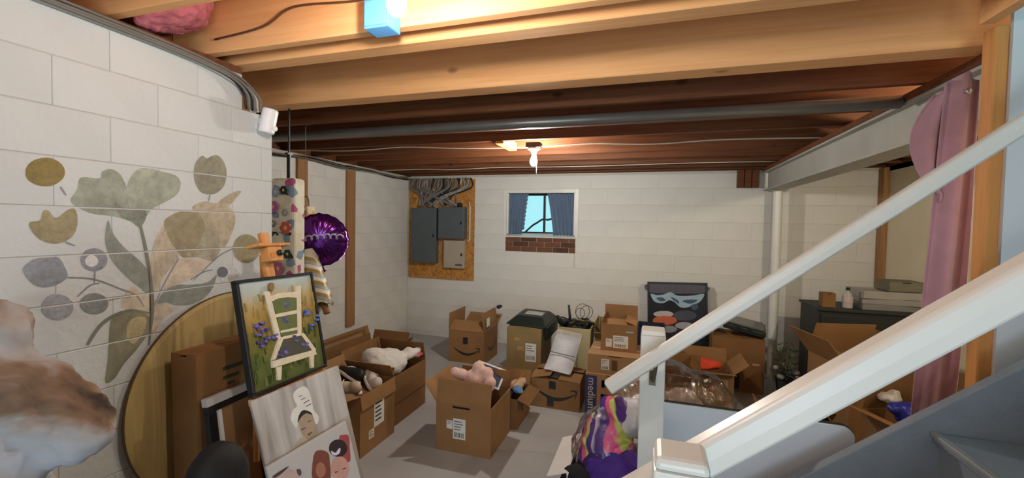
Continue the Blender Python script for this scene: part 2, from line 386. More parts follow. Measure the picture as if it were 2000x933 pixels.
# ------------------------------------------------------------------ window
w1 = MB().box(WX0 - 0.03, WX0 + 0.012, YB - 0.014, YB + 0.02, WZ0, WZ1 + 0.045).box(WX1 - 0.012, WX1 + 0.035, YB - 0.014, YB + 0.02, WZ0, WZ1 + 0.045).box(WX0 + 0.012, WX1 - 0.012, YB - 0.014, YB + 0.02, WZ1 - 0.005, WZ1 + 0.045)
w1 = w1.build('window_1', WHITE, bevel=0.003, seg=1); tag(w1, 'small basement window with white casing and blue curtains', kind='structure')
MB().box(WX0 + 0.001, WX0 + 0.03, YB + 0.02, YB + 0.15, WZ0 + .03, WZ1 - .005).box(WX1 - 0.03, WX1 - 0.001, YB + 0.02, YB + 0.15, WZ0 + .03, WZ1 - .005).build('window_jamb', WHITE, w1)
sl = MB(); sl.add([(WX0, YB - 0.02, WZ0), (WX1, YB - 0.02, WZ0), (WX1, YB + 0.16, WZ0 + 0.05), (WX0, YB + 0.16, WZ0 + 0.05), (WX0, YB - 0.02, WZ0 - 0.012), (WX1, YB - 0.02, WZ0 - 0.012), (WX1, YB + 0.16, WZ0 - 0.012), (WX0, YB + 0.16, WZ0 - 0.012)], ((0,1,2,3),(4,7,6,5),(0,4,5,1),(1,5,6,2),(2,6,7,3),(3,7,4,0)))
sl.build('window_sill', WHITE, w1)
gy = YB + 0.13
DKF = mat('dark window frame', '14181c', 0.4, var=0.1)
MB().box(WX0 + .03, WX1 - .03, gy, gy + .03, WZ0 + .05, WZ0 + .062).box(WX0 + .03, WX1 - .03, gy, gy + .03, WZ1 - .03, WZ1 - .005).box(WX0 + .03, WX0 + .055, gy, gy + .03, WZ0 + .062, WZ1 - .03).box(WX1 - .055, WX1 - .03, gy, gy + .03, WZ0 + .062, WZ1 - .03).build('window_frame', DKF, w1)
MB().box(-1.385, -1.358, gy - .005, gy + .03, WZ0 + .062, WZ1 - .03).build('mullion', DKF, w1)
GLASS = bpy.data.materials.new('window glass'); GLASS.use_nodes = True
gnt = GLASS.node_tree; gnt.nodes.clear(); go = gnt.nodes.new('ShaderNodeOutputMaterial'); gm = gnt.nodes.new('ShaderNodeMixShader'); gt = gnt.nodes.new('ShaderNodeBsdfTransparent'); gg = gnt.nodes.new('ShaderNodeBsdfGlossy'); gg.inputs['Roughness'].default_value = 0.02
gm.inputs[0].default_value = 0.06; gnt.links.new(gt.outputs[0], gm.inputs[1]); gnt.links.new(gg.outputs[0], gm.inputs[2]); gnt.links.new(gm.outputs[0], go.inputs[0])
MB().box(WX0 + .055, -1.385, gy + .012, gy + .016, WZ0 + .062, WZ1 - .03).build('pane', GLASS, w1)
MB().box(-1.358, WX1 - .055, gy + .012, gy + .016, WZ0 + .062, WZ1 - .03).build('pane', GLASS, w1)
br = MB().tube(smooth_path([(-1.86, 6.08, 1.41), (-1.75, 6.05, 1.50), (-1.62, 6.02, 1.61), (-1.55, 6.0, 1.65), (-1.46, 5.98, 1.70), (-1.36, 5.97, 1.70), (-1.2, 5.96, 1.78)]), 0.014, 8).build('branch', mat('bark', '2c211b', 0.9), smooth=True); tag(br, 'dark crooked branch outside the small window', 'branch')
gr = MB().box(-4.2, 3.6, YB + 0.2, 8.5, 0.9, 1.42).build('ground_outside', mat('outside gravel', '8a8f8a', 0.9)); tag(gr, 'ground outside the basement window', kind='structure')

# curtains: pleated cloth with scalloped inner edge
CURT = mat('blue curtain', '5c6f88', 0.9, var=0.08, scale=12, sheen=0.2)
def curtain(label, x0t, x1t, x0b, x1b, zt, zb, y, ph):
    n, k = 56, 14; mb = MB(); V = []; F = []
    for j in range(k + 1):
        v = j / k
        for i in range(n + 1):
            u = i / n; a = x0t + (x1t - x0t) * u; b = x0b + (x1b - x0b) * u
            x = a + (b - a) * (v ** 0.8)
            yy = y + 0.013 * math.sin(u * 34 + ph + 1.5 * v) * (0.4 + 0.6 * v) + 0.006 * math.sin(u * 71 + ph * 2)
            z = zt + (zb - zt) * v - (0.008 * math.sin(u * 40) if j == k else 0)
            V.append((x, yy, z))
    for j in range(k):
        for i in range(n): F.append((j*(n+1)+i, j*(n+1)+i+1, (j+1)*(n+1)+i+1, (j+1)*(n+1)+i))
    mb.add(V, F); o = mb.build('curtain', CURT, smooth=True)
    s = o.modifiers.new('thick', 'SOLIDIFY'); s.thickness = 0.003
    tag(o, label, 'curtain', 'window curtains'); return o
c1 = curtain('left blue curtain half open at the small window', WX0 + .035, -1.60, WX0 + .012, -1.655, WZ1 - 0.008, WZ0 + .028, YB + 0.045, 0.3)
c2 = curtain('right blue curtain at the small window', -1.315, WX1 - .035, -1.22, WX1 - .018, WZ1 - 0.008, WZ0 + .026, YB + 0.045, 1.9)
mb = MB()
for k in range(9):
    v = k / 9; x = -1.60 - 0.055 * v ** 0.8; mb.ell((x + 0.006, YB + 0.045, WZ1 - 0.03 - v * 0.49), (0.024, 0.006, 0.03), 8)
mb.build('ruffle', CURT, c1, smooth=True)
rd = MB().tube([(WX0 + 0.013, YB + 0.045, WZ1 - 0.012), (WX1 - 0.013, YB + 0.045, WZ1 - 0.012)], 0.005, 8).build('curtain_rod', DKF); tag(rd, 'thin dark curtain rod across the small window', 'curtain rod')

# ------------------------------------------------------------------ stairs rising to the right
TY0, TY1 = 0.84, 1.66
st = thing('staircase', 'grey painted staircase rising to the right', 'stairs', (1.2, 1.25, 0))
run, rise = 0.244, 0.195; N = 12
NOS = mat('metal nosing', '8f9290', 0.4, var=0.1, metal=0.3)
for k in range(N):
    nx = -0.132 + run * k; nz = 0.223 + rise * k
    child_at(MB().box(nx, nx + run + 0.03, TY0, TY1, nz - 0.03, nz).build('tread', GREYP, bevel=0.008), st)
    child_at(MB().box(nx + 0.02, nx + 0.035, TY0, TY1, nz - rise, nz - 0.03).build('riser', GREYP), st)
    child_at(MB().box(nx - 0.006, nx + 0.014, TY0, TY1, nz - 0.012, nz + 0.003).build('nosing', NOS, bevel=0.003, seg=2), st)
def stringer(y0, y1):
    zt = lambda x: 0.944 + 0.80 * (x - 0.69)
    P = [(-0.43, 0.0), (0.05, 0.0), (2.75, 2.23), (2.75, zt(2.75)), (-0.40, zt(-0.40))]
    M = Matrix.Identity(4); return MB().prism(P, y0, y1, M)
child_at(stringer(TY1, TY1 + 0.035).build('stringer', GREYP, bevel=0.004), st)
child_at(stringer(TY0 - 0.035, TY0).build('stringer', GREYP, bevel=0.004), st)
def rail(name, label, y, x0, z0, x1, slope, hh, ww, ext=None):
    dx = x1 - x0; a = math.atan(slope); L = dx / math.cos(a)
    t = thing(name, label, 'handrail', (x0, y, z0), rot=(0, -a, 0))
    V = []; n = 14; mb = MB()
    prof = []
    for k in range(n):
        an = 2 * math.pi * k / n; c, s_ = math.cos(an), math.sin(an)
        prof.append((ww / 2 * math.copysign(abs(c) ** 0.45, c), hh / 2 * math.copysign(abs(s_) ** 0.45, s_)))
    V = [(0, a_, b_) for a_, b_ in prof] + [(L, a_, b_) for a_, b_ in prof]
    F = [tuple(range(n)), tuple(range(2*n-1, n-1, -1))] + [(k, n + k, n + (k+1) % n, (k+1) % n) for k in range(n)]
    mb.add(V, F).build('rail', WHITE, t, bevel=0.004); return t
BRASS = mat('tarnished bracket', '6a6250', 0.5, metal=0.6, var=0.2)
r1 = rail('handrail', 'thin white handrail on the far side of the stairs', 1.635, -0.135, 1.022, 1.62, 0.80, 0.052, 0.045)
bk = MB().tube(smooth_path([(0.02, 1.69, 1.055), (0.02, 1.665, 1.055), (0.025, 1.645, 1.08), (0.03, 1.636, 1.122)]), 0.007, 8).box(0.008, 0.032, 1.690, 1.699, 1.03, 1.085)
child_at(bk.build('bracket', BRASS), r1)
r2 = rail('handrail', 'thick white handrail on the near side of the stairs', 0.80, -0.03, 1.128, 1.55, 0.80, 0.058, 0.052)
def newel(label, x0, x1, y0, y1, z1, ch):
    t = thing('newel_post', label, 'post', ((x0 + x1) / 2, (y0 + y1) / 2, 0))
    child_at(MB().box(x0, x1, y0, y1, 0, z1 - 0.02).build('post', WHITE, bevel=0.004), t)
    c = MB(); i = 0.004
    c.add([(x0, y0, z1 - .02), (x1, y0, z1 - .02), (x1, y1, z1 - .02), (x0, y1, z1 - .02), (x0 + i, y0 + i, z1), (x1 - i, y0 + i, z1), (x1 - i, y1 - i, z1), (x0 + i, y1 - i, z1)], ((0,3,2,1),(4,5,6,7),(0,1,5,4),(1,2,6,5),(2,3,7,6),(3,0,4,7)))
    child_at(c.build('cap', WHITE, bevel=ch), t); return t
newel('white square newel post behind the thin handrail', -0.026, 0.064, 1.70, 1.79, 1.232, 0.004)
newel('white square newel post in the near foreground', 0.013, 0.096, 0.69, 0.77, 1.268, 0.008)

# stair enclosure: drywall, stud
dw = MB().box(1.089, 3.4, 1.835, 1.85, 0.75, 2.9).build('wall_stair', DRYW); tag(dw, 'pale drywall beside the upper stairs', kind='structure')
sd = MB().box(1.050, 1.088, 1.845, 1.905, 0.0, ZC - 0.001).build('stair_stud', STUD, bevel=0.004, seg=1, origin=(1.055, 1.89, 0)); tag(sd, 'orange-brown wooden stud at the edge of the stair wall', 'wood stud')

# ---- picture outlines in metres on their own surface
MURAL = [
  ('leaf', 'c4b8a4', 'poly', [(1.025, 1.308), (1.056, 1.374), (1.112, 1.33), (1.198, 1.278), (1.217, 1.275), (1.162, 1.237), (1.119, 1.181), (1.102, 1.222), (1.103, 1.267)]),
  ('leaf', 'bdb09b', 'poly', [(1.117, 1.448), (1.126, 1.511), (1.147, 1.566), (1.174, 1.594), (1.218, 1.488), (1.199, 1.441), (1.163, 1.397), (1.137, 1.345), (1.118, 1.329), (1.112, 1.385)]),
  ('leaf', 'cbbcaa', 'poly', [(1.218, 1.459), (1.276, 1.46), (1.348, 1.439), (1.316, 1.411), (1.255, 1.377), (1.199, 1.36), (1.163, 1.35), (1.181, 1.405)]),
  ('petal', 'b3a78f', 'poly', [(1.272, 1.664), (1.317, 1.691), (1.36, 1.688), (1.415, 1.684), (1.456, 1.649), (1.462, 1.606), (1.438, 1.541), (1.415, 1.504), (1.392, 1.5), (1.381, 1.563), (1.359, 1.597), (1.327, 1.579), (1.312, 1.625)]),
  ('petal', 'b3a78f', 'poly', [(1.373, 1.67), (1.398, 1.706), (1.45, 1.738), (1.492, 1.749), (1.472, 1.72), (1.424, 1.674)]),
  ('flower', '9b9074', 'poly', [(1.165, 1.603), (1.201, 1.637), (1.248, 1.653), (1.297, 1.645), (1.322, 1.605), (1.327, 1.579), (1.359, 1.597), (1.381, 1.563), (1.392, 1.5), (1.375, 1.458), (1.348, 1.445), (1.296, 1.464), (1.237, 1.467), (1.218, 1.488), (1.186, 1.537)]),
  ('petal', 'a7a08a', 'poly', [(1.327, 1.579), (1.359, 1.597), (1.381, 1.563), (1.392, 1.5), (1.375, 1.458), (1.348, 1.445), (1.296, 1.464), (1.246, 1.477), (1.296, 1.514)]),
  ('flower', '989d8f', 'poly', [(0.89, 1.667), (0.906, 1.707), (0.916, 1.746), (0.966, 1.749), (0.973, 1.771), (0.997, 1.784), (1.026, 1.768), (1.044, 1.727), (1.059, 1.689), (1.086, 1.589), (1.058, 1.606), (1.006, 1.623), (0.938, 1.633)]),
  ('flower', 'a0a494', 'poly', [(1.044, 1.719), (1.06, 1.768), (1.083, 1.795), (1.116, 1.801), (1.166, 1.794), (1.211, 1.785), (1.229, 1.758), (1.215, 1.714), (1.174, 1.683), (1.131, 1.658), (1.106, 1.625), (1.085, 1.586), (1.055, 1.646)]),
  ('petal', '858a7e', 'poly', [(1.007, 1.674), (1.036, 1.654), (1.066, 1.646), (1.098, 1.652), (1.106, 1.625), (1.085, 1.586), (1.058, 1.606), (1.021, 1.627)]),
  ('bud', '8c7b4c', 'poly', [(0.876, 1.759), (0.874, 1.745), (0.867, 1.732), (0.856, 1.721), (0.843, 1.713), (0.829, 1.71), (0.815, 1.711), (0.803, 1.716), (0.793, 1.724), (0.787, 1.735), (0.786, 1.748), (0.788, 1.761), (0.794, 1.774), (0.804, 1.785), (0.816, 1.792), (0.83, 1.797), (0.844, 1.797), (0.857, 1.792), (0.867, 1.784), (0.874, 1.772)]),
  ('bud', '8f8b78', 'poly', [(1.28, 1.802), (1.286, 1.843), (1.313, 1.877), (1.334, 1.87), (1.355, 1.883), (1.382, 1.889), (1.41, 1.865), (1.422, 1.819), (1.41, 1.765), (1.376, 1.731), (1.344, 1.722), (1.307, 1.73), (1.287, 1.764)]),
  ('bud', '9b9070', 'poly', [(0.792, 1.6), (0.816, 1.607), (0.822, 1.633), (0.834, 1.638), (0.853, 1.615), (0.884, 1.643), (0.902, 1.64), (0.905, 1.593), (0.889, 1.553), (0.855, 1.535), (0.821, 1.544), (0.799, 1.57)]),
  ('leaf', '8d9198', 'poly', [(0.776, 1.462), (0.793, 1.486), (0.82, 1.495), (0.855, 1.493), (0.872, 1.46), (0.878, 1.429), (0.854, 1.408), (0.819, 1.403), (0.792, 1.423)]),
  ('bud', '8d9097', 'poly', [(0.985, 1.476), (0.983, 1.464), (0.977, 1.453), (0.969, 1.445), (0.959, 1.441), (0.947, 1.44), (0.936, 1.443), (0.926, 1.449), (0.919, 1.458), (0.914, 1.469), (0.912, 1.481), (0.914, 1.492), (0.919, 1.503), (0.927, 1.511), (0.937, 1.515), (0.948, 1.517), (0.959, 1.514), (0.97, 1.508), (0.978, 1.499), (0.983, 1.488)]),
  ('bud', 'd6d6d6', 'poly', [(0.959, 1.473), (0.958, 1.467), (0.955, 1.462), (0.951, 1.458), (0.946, 1.456), (0.941, 1.455), (0.936, 1.457), (0.931, 1.46), (0.927, 1.464), (0.925, 1.47), (0.924, 1.476), (0.925, 1.482), (0.927, 1.487), (0.931, 1.491), (0.936, 1.494), (0.941, 1.494), (0.947, 1.493), (0.951, 1.49), (0.955, 1.485), (0.958, 1.48)]),
  ('bud', '9a9ea4', 'poly', [(0.892, 1.33), (0.89, 1.318), (0.884, 1.307), (0.875, 1.3), (0.863, 1.296), (0.851, 1.296), (0.839, 1.301), (0.829, 1.309), (0.821, 1.319), (0.815, 1.331), (0.814, 1.344), (0.816, 1.356), (0.821, 1.366), (0.83, 1.374), (0.84, 1.378), (0.852, 1.378), (0.864, 1.374), (0.875, 1.367), (0.884, 1.356), (0.89, 1.344)]),
  ('bud', '848a88', 'poly', [(0.986, 1.325), (0.984, 1.315), (0.978, 1.305), (0.969, 1.299), (0.958, 1.296), (0.946, 1.297), (0.934, 1.301), (0.923, 1.308), (0.915, 1.317), (0.91, 1.328), (0.908, 1.339), (0.91, 1.349), (0.916, 1.358), (0.924, 1.364), (0.935, 1.368), (0.947, 1.368), (0.959, 1.364), (0.97, 1.357), (0.979, 1.348), (0.984, 1.337)]),
  ('leaf', '8c9087', 'poly', [(0.988, 1.61), (1.002, 1.564), (1.035, 1.515), (1.088, 1.459), (1.121, 1.402), (1.118, 1.338), (1.08, 1.371), (1.026, 1.43), (0.994, 1.483), (0.979, 1.543)]),
  ('leaf', '8d9389', 'poly', [(1.141, 1.302), (1.163, 1.341), (1.208, 1.361), (1.275, 1.355), (1.337, 1.358), (1.375, 1.385), (1.358, 1.334), (1.326, 1.297), (1.275, 1.277), (1.217, 1.28), (1.171, 1.3)]),
  ('leaf', '84826c', 'poly', [(0.992, 1.263), (1.017, 1.284), (1.055, 1.285), (1.103, 1.267), (1.119, 1.218), (1.078, 1.155), (1.031, 1.106), (1.001, 1.063), (0.975, 1.059), (0.983, 1.137)]),
  ('leaf', 'b5a883', 'poly', [(1.047, 1.252), (1.079, 1.263), (1.103, 1.249), (1.094, 1.206), (1.062, 1.168), (1.039, 1.201)]),
  ('bud', 'c9c9c9', 'poly', [(1.481, 1.368), (1.478, 1.355), (1.472, 1.344), (1.461, 1.336), (1.449, 1.332), (1.435, 1.332), (1.421, 1.335), (1.409, 1.343), (1.399, 1.353), (1.393, 1.365), (1.391, 1.378), (1.394, 1.39), (1.4, 1.401), (1.409, 1.409), (1.421, 1.413), (1.435, 1.414), (1.449, 1.411), (1.462, 1.404), (1.472, 1.394), (1.478, 1.381)]),
  ('bud', '6d7078', 'poly', [(1.426, 1.39), (1.424, 1.383), (1.421, 1.377), (1.415, 1.372), (1.408, 1.369), (1.4, 1.369), (1.393, 1.371), (1.386, 1.375), (1.38, 1.381), (1.377, 1.388), (1.376, 1.395), (1.377, 1.402), (1.381, 1.408), (1.386, 1.413), (1.393, 1.416), (1.401, 1.416), (1.408, 1.414), (1.415, 1.41), (1.421, 1.405), (1.424, 1.398)]),
  ('bud', '938a6d', 'poly', [(1.589, 1.485), (1.586, 1.464), (1.575, 1.446), (1.559, 1.432), (1.539, 1.424), (1.517, 1.423), (1.496, 1.428), (1.477, 1.438), (1.462, 1.454), (1.453, 1.472), (1.45, 1.492), (1.453, 1.511), (1.462, 1.528), (1.477, 1.542), (1.496, 1.551), (1.517, 1.554), (1.539, 1.55), (1.559, 1.54), (1.575, 1.525), (1.586, 1.506)]),
  ('stem', '7d7f72', 'line8', [(1.086, 1.589), (1.101, 1.513), (1.116, 1.402), (1.124, 1.291), (1.115, 1.201), (1.11, 1.151)]),
  ('stem', '7d7f72', 'line8', [(0.926, 1.199), (0.96, 1.253), (1.003, 1.282), (1.055, 1.29), (1.111, 1.27)]),
  ('stem', '83858a', 'line3', [(0.878, 1.427), (0.948, 1.413), (1.026, 1.369), (1.071, 1.341), (1.095, 1.296)]),
  ('stem', '83858a', 'line3', [(0.902, 1.362), (0.935, 1.394), (0.962, 1.399)]),
  ('stem', '83858a', 'line3', [(0.986, 1.337), (1.025, 1.341), (1.056, 1.338)]),
  ('stem', '83858a', 'line3', [(1.218, 1.464), (1.163, 1.369), (1.128, 1.29)]),
  ('stem', '83858a', 'line3', [(1.462, 1.496), (1.392, 1.468), (1.337, 1.425), (1.275, 1.37)]),
  ('stem', '83858a', 'line3', [(1.347, 1.722), (1.338, 1.692)]),
  ('stem', '83858a', 'line3', [(0.864, 1.712), (0.878, 1.686)]),
  ('stem', '83858a', 'line3', [(0.873, 1.54), (0.898, 1.526)]),
  ('stem', '83858a', 'line3', [(1.265, 1.376), (1.316, 1.401), (1.358, 1.407)]),
  ('stem', '83858a', 'line3', [(0.949, 1.441), (0.947, 1.4)]),
]
PAINT_RECT = [-1.4507, 1.4323, 1.1704, -0.21, 0.0172, 1.5976, 0.4, 0.44]
PAINT_ART = [
  ('9c8446', 'sharp', [(0.045, 0.045), (0.0493, 0.045), (0.0493, 0.097)]),
  ('8a7a3c', 'sharp', [(0.126, 0.056), (0.1276, 0.056), (0.1204, 0.086)]),
  ('44522a', 'sharp', [(-0.011, -0.119), (-0.0085, -0.119), (-0.0192, -0.077)]),
  ('56642e', 'sharp', [(-0.034, -0.14), (-0.0315, -0.14), (-0.0298, -0.085)]),
  ('ad9250', 'sharp', [(-0.134, 0.004), (-0.1322, 0.004), (-0.1277, 0.029)]),
  ('ad9250', 'sharp', [(0.101, 0.117), (0.1031, 0.117), (0.0982, 0.143)]),
  ('b59f66', 'sharp', [(0.015, 0.024), (0.0184, 0.024), (0.0176, 0.052)]),
  ('6b7238', 'sharp', [(-0.074, -0.081), (-0.0726, -0.081), (-0.0814, -0.054)]),
  ('8a7a3c', 'sharp', [(0.117, -0.007), (0.1207, -0.007), (0.1105, 0.037)]),
  ('56642e', 'sharp', [(0.118, -0.041), (0.1206, -0.041), (0.1211, -0.009)]),
  ('b59f66', 'sharp', [(-0.09, 0.11), (-0.0878, 0.11), (-0.0917, 0.168)]),
  ('ad9250', 'sharp', [(-0.05, -0.009), (-0.0479, -0.009), (-0.0546, 0.011)]),
  ('6b7238', 'sharp', [(-0.141, -0.119), (-0.1383, -0.119), (-0.1408, -0.066)]),
  ('56642e', 'sharp', [(0.102, -0.164), (0.1055, -0.164), (0.1077, -0.114)]),
  ('ad9250', 'sharp', [(-0.025, 0.123), (-0.022, 0.123), (-0.027, 0.151)]),
  ('ad9250', 'sharp', [(-0.059, 0.105), (-0.0569, 0.105), (-0.0621, 0.147)]),
  ('9c8446', 'sharp', [(0.111, 0.007), (0.1128, 0.007), (0.1103, 0.056)]),
  ('8a7a3c', 'sharp', [(-0.155, -0.002), (-0.1535, -0.002), (-0.1512, 0.055)]),
  ('56642e', 'sharp', [(0.121, -0.05), (0.1224, -0.05), (0.1274, -0.013)]),
  ('44522a', 'sharp', [(0.112, -0.09), (0.1156, -0.09), (0.1126, -0.061)]),
  ('b59f66', 'sharp', [(0.048, 0.06), (0.0508, 0.06), (0.0426, 0.084)]),
  ('7c7a40', 'sharp', [(-0.076, -0.05), (-0.0723, -0.05), (-0.0683, 0.01)]),
  ('ad9250', 'sharp', [(0.17, 0.027), (0.1724, 0.027), (0.1698, 0.06)]),
  ('8a7a3c', 'sharp', [(-0.143, 0.071), (-0.1414, 0.071), (-0.1364, 0.113)]),
  ('56642e', 'sharp', [(-0.118, -0.038), (-0.1155, -0.038), (-0.1183, 0.003)]),
  ('8a7a3c', 'sharp', [(0.106, 0.056), (0.109, 0.056), (0.11, 0.104)]),
  ('8a7a3c', 'sharp', [(0.022, 0.021), (0.0241, 0.021), (0.0296, 0.074)]),
  ('6b7238', 'sharp', [(0.169, -0.088), (0.1727, -0.088), (0.1686, -0.061)]),
  ('6b7238', 'sharp', [(-0.064, -0.11), (-0.0617, -0.11), (-0.0616, -0.078)]),
  ('ad9250', 'sharp', [(-0.056, 0.013), (-0.0527, 0.013), (-0.0587, 0.062)]),
  ('ad9250', 'sharp', [(0.137, 0.027), (0.1408, 0.027), (0.1372, 0.086)]),
  ('7c7a40', 'sharp', [(-0.111, -0.081), (-0.1093, -0.081), (-0.1182, -0.026)]),
  ('8a7a3c', 'sharp', [(-0.121, 0.058), (-0.1183, 0.058), (-0.1227, 0.101)]),
  ('44522a', 'sharp', [(0.082, -0.191), (0.0842, -0.191), (0.084, -0.164)]),
  ('44522a', 'sharp', [(0.096, -0.14), (0.0998, -0.14), (0.1035, -0.092)]),
  ('56642e', 'sharp', [(-0.165, -0.156), (-0.163, -0.156), (-0.1699, -0.123)]),
  ('6b7238', 'sharp', [(-0.031, -0.084), (-0.0296, -0.084), (-0.036, -0.038)]),
  ('6b7238', 'sharp', [(-0.185, -0.066), (-0.1822, -0.066), (-0.1909, -0.035)]),
  ('8a7a3c', 'sharp', [(0.172, -0.019), (0.1741, -0.019), (0.172, 0.014)]),
  ('8a7a3c', 'sharp', [(0.17, 0.07), (0.1731, 0.07), (0.1718, 0.107)]),
  ('44522a', 'sharp', [(-0.012, -0.148), (-0.0093, -0.148), (-0.0168, -0.113)]),
  ('44522a', 'sharp', [(0.04, -0.084), (0.0417, -0.084), (0.0339, -0.028)]),
  ('b59f66', 'sharp', [(-0.065, 0.089), (-0.062, 0.089), (-0.057, 0.132)]),
  ('8a7a3c', 'sharp', [(-0.077, 0.121), (-0.0732, 0.121), (-0.0705, 0.156)]),
  ('6b7238', 'sharp', [(0.089, -0.101), (0.0907, -0.101), (0.0963, -0.071)]),
  ('7c7a40', 'sharp', [(-0.003, -0.105), (-0.0012, -0.105), (-0.0011, -0.066)]),
  ('6b7238', 'sharp', [(-0.094, -0.187), (-0.0917, -0.187), (-0.0945, -0.161)]),
  ('6b7238', 'sharp', [(-0.095, -0.043), (-0.0922, -0.043), (-0.0894, -0.022)]),
  ('9c8446', 'sharp', [(-0.077, 0.001), (-0.0734, 0.001), (-0.0749, 0.04)]),
  ('56642e', 'sharp', [(-0.179, -0.158), (-0.1757, -0.158), (-0.1772, -0.127)]),
  ('6b7238', 'sharp', [(-0.013, -0.081), (-0.0102, -0.081), (-0.0206, -0.031)]),
  ('b59f66', 'sharp', [(0.02, 0.026), (0.0229, 0.026), (0.0148, 0.051)]),
  ('7c7a40', 'sharp', [(0.103, -0.059), (0.1063, -0.059), (0.1051, -0.016)]),
  ('8a7a3c', 'sharp', [(0.133, 0.078), (0.1359, 0.078), (0.1362, 0.117)]),
  ('8a7a3c', 'sharp', [(-0.013, 0.05), (-0.0114, 0.05), (-0.0085, 0.082)]),
  ('7c7a40', 'sharp', [(0.055, -0.044), (0.0568, -0.044), (0.058, -0.012)]),
  ('44522a', 'sharp', [(0.175, -0.022), (0.1778, -0.022), (0.1678, 0.015)]),
  ('7c7a40', 'sharp', [(-0.086, -0.172), (-0.0823, -0.172), (-0.0888, -0.149)]),
  ('ad9250', 'sharp', [(0.177, 0.129), (0.1787, 0.129), (0.1826, 0.178)]),
  ('b59f66', 'sharp', [(0.042, 0.072), (0.0461, 0.072), (0.0503, 0.096)]),
  ('9c8446', 'sharp', [(-0.13, 0.002), (-0.1277, 0.002), (-0.1276, 0.038)]),
  ('9c8446', 'sharp', [(0.021, 0.018), (0.0227, 0.018), (0.0217, 0.068)]),
  ('b59f66', 'sharp', [(0.09, 0.09), (0.0922, 0.09), (0.0867, 0.115)]),
  ('ad9250', 'sharp', [(-0.004, 0.11), (-0.0022, 0.11), (-0.0007, 0.145)]),
  ('ad9250', 'sharp', [(0.025, 0.024), (0.0293, 0.024), (0.0262, 0.055)]),
  ('ad9250', 'sharp', [(-0.088, -0.018), (-0.0842, -0.018), (-0.0873, 0.012)]),
  ('9c8446', 'sharp', [(0.114, 0.085), (0.1164, 0.085), (0.1081, 0.123)]),
  ('7c7a40', 'sharp', [(0.057, -0.172), (0.0591, -0.172), (0.0514, -0.125)]),
  ('9c8446', 'sharp', [(-0.097, 0.089), (-0.0944, 0.089), (-0.092, 0.129)]),
  ('44522a', 'sharp', [(0.016, -0.073), (0.0194, -0.073), (0.0144, -0.019)]),
  ('7c7a40', 'sharp', [(0.092, -0.172), (0.0951, -0.172), (0.0877, -0.116)]),
  ('7c7a40', 'sharp', [(-0.054, -0.122), (-0.0509, -0.122), (-0.0563, -0.089)]),
  ('8a7a3c', 'sharp', [(-0.045, 0.038), (-0.0428, 0.038), (-0.043, 0.073)]),
  ('9c8446', 'sharp', [(0.006, -0.004), (0.0098, -0.004), (0.0048, 0.038)]),
  ('6b7238', 'sharp', [(-0.171, -0.139), (-0.1685, -0.139), (-0.1643, -0.111)]),
  ('7c7a40', 'sharp', [(-0.185, -0.045), (-0.1818, -0.045), (-0.186, 0.011)]),
  ('7c7a40', 'sharp', [(-0.014, -0.137), (-0.0124, -0.137), (-0.0082, -0.091)]),
  ('44522a', 'sharp', [(-0.129, -0.116), (-0.1268, -0.116), (-0.1321, -0.085)]),
  ('9c8446', 'sharp', [(-0.173, 0.096), (-0.1694, 0.096), (-0.1757, 0.13)]),
  ('8a7a3c', 'sharp', [(0.069, 0.022), (0.0733, 0.022), (0.0633, 0.061)]),
  ('9c8446', 'sharp', [(-0.077, 0.023), (-0.0754, 0.023), (-0.0821, 0.072)]),
  ('8a7a3c', 'sharp', [(0.028, 0.017), (0.0314, 0.017), (0.031, 0.061)]),
  ('44522a', 'sharp', [(-0.117, -0.081), (-0.1128, -0.081), (-0.1173, -0.058)]),
  ('6b7238', 'sharp', [(-0.12, -0.131), (-0.117, -0.131), (-0.1164, -0.109)]),
  ('6b7238', 'sharp', [(-0.183, -0.18), (-0.1802, -0.18), (-0.19, -0.129)]),
  ('b59f66', 'sharp', [(0.163, 0.036), (0.1661, 0.036), (0.1561, 0.066)]),
  ('6b7238', 'sharp', [(-0.165, -0.12), (-0.1626, -0.12), (-0.1721, -0.098)]),
  ('44522a', 'sharp', [(0.123, -0.053), (0.1271, -0.053), (0.1306, -0.007)]),
  ('6b7238', 'sharp', [(-0.119, -0.032), (-0.1158, -0.032), (-0.1253, 0.004)]),
  ('44522a', 'sharp', [(0.108, -0.171), (0.1095, -0.171), (0.1008, -0.112)]),
  ('44522a', 'sharp', [(0.046, -0.054), (0.0488, -0.054), (0.0505, -0.02)]),
  ('ad9250', 'sharp', [(0.083, 0.101), (0.0861, 0.101), (0.0887, 0.134)]),
  ('7c7a40', 'sharp', [(0.02, -0.154), (0.0236, -0.154), (0.0164, -0.115)]),
  ('7c7a40', 'sharp', [(-0.069, -0.157), (-0.0671, -0.157), (-0.0759, -0.134)]),
  ('ad9250', 'sharp', [(0.173, 0.02), (0.1758, 0.02), (0.1691, 0.051)]),
  ('b59f66', 'sharp', [(0.11, 0.091), (0.1113, 0.091), (0.1139, 0.147)]),
  ('9c8446', 'sharp', [(0.093, -0.016), (0.0965, -0.016), (0.0975, 0.039)]),
  ('b59f66', 'sharp', [(-0.021, 0.07), (-0.0175, 0.07), (-0.0177, 0.116)]),
  ('ad9250', 'sharp', [(-0.086, 0.068), (-0.0841, 0.068), (-0.0929, 0.103)]),
  ('56642e', 'sharp', [(-0.134, -0.036), (-0.1326, -0.036), (-0.1335, -0.003)]),
  ('56642e', 'sharp', [(-0.175, -0.183), (-0.1724, -0.183), (-0.1691, -0.158)]),
  ('44522a', 'sharp', [(-0.099, -0.058), (-0.0972, -0.058), (-0.1073, -0.024)]),
  ('7c7a40', 'sharp', [(0.084, -0.169), (0.0859, -0.169), (0.0873, -0.127)]),
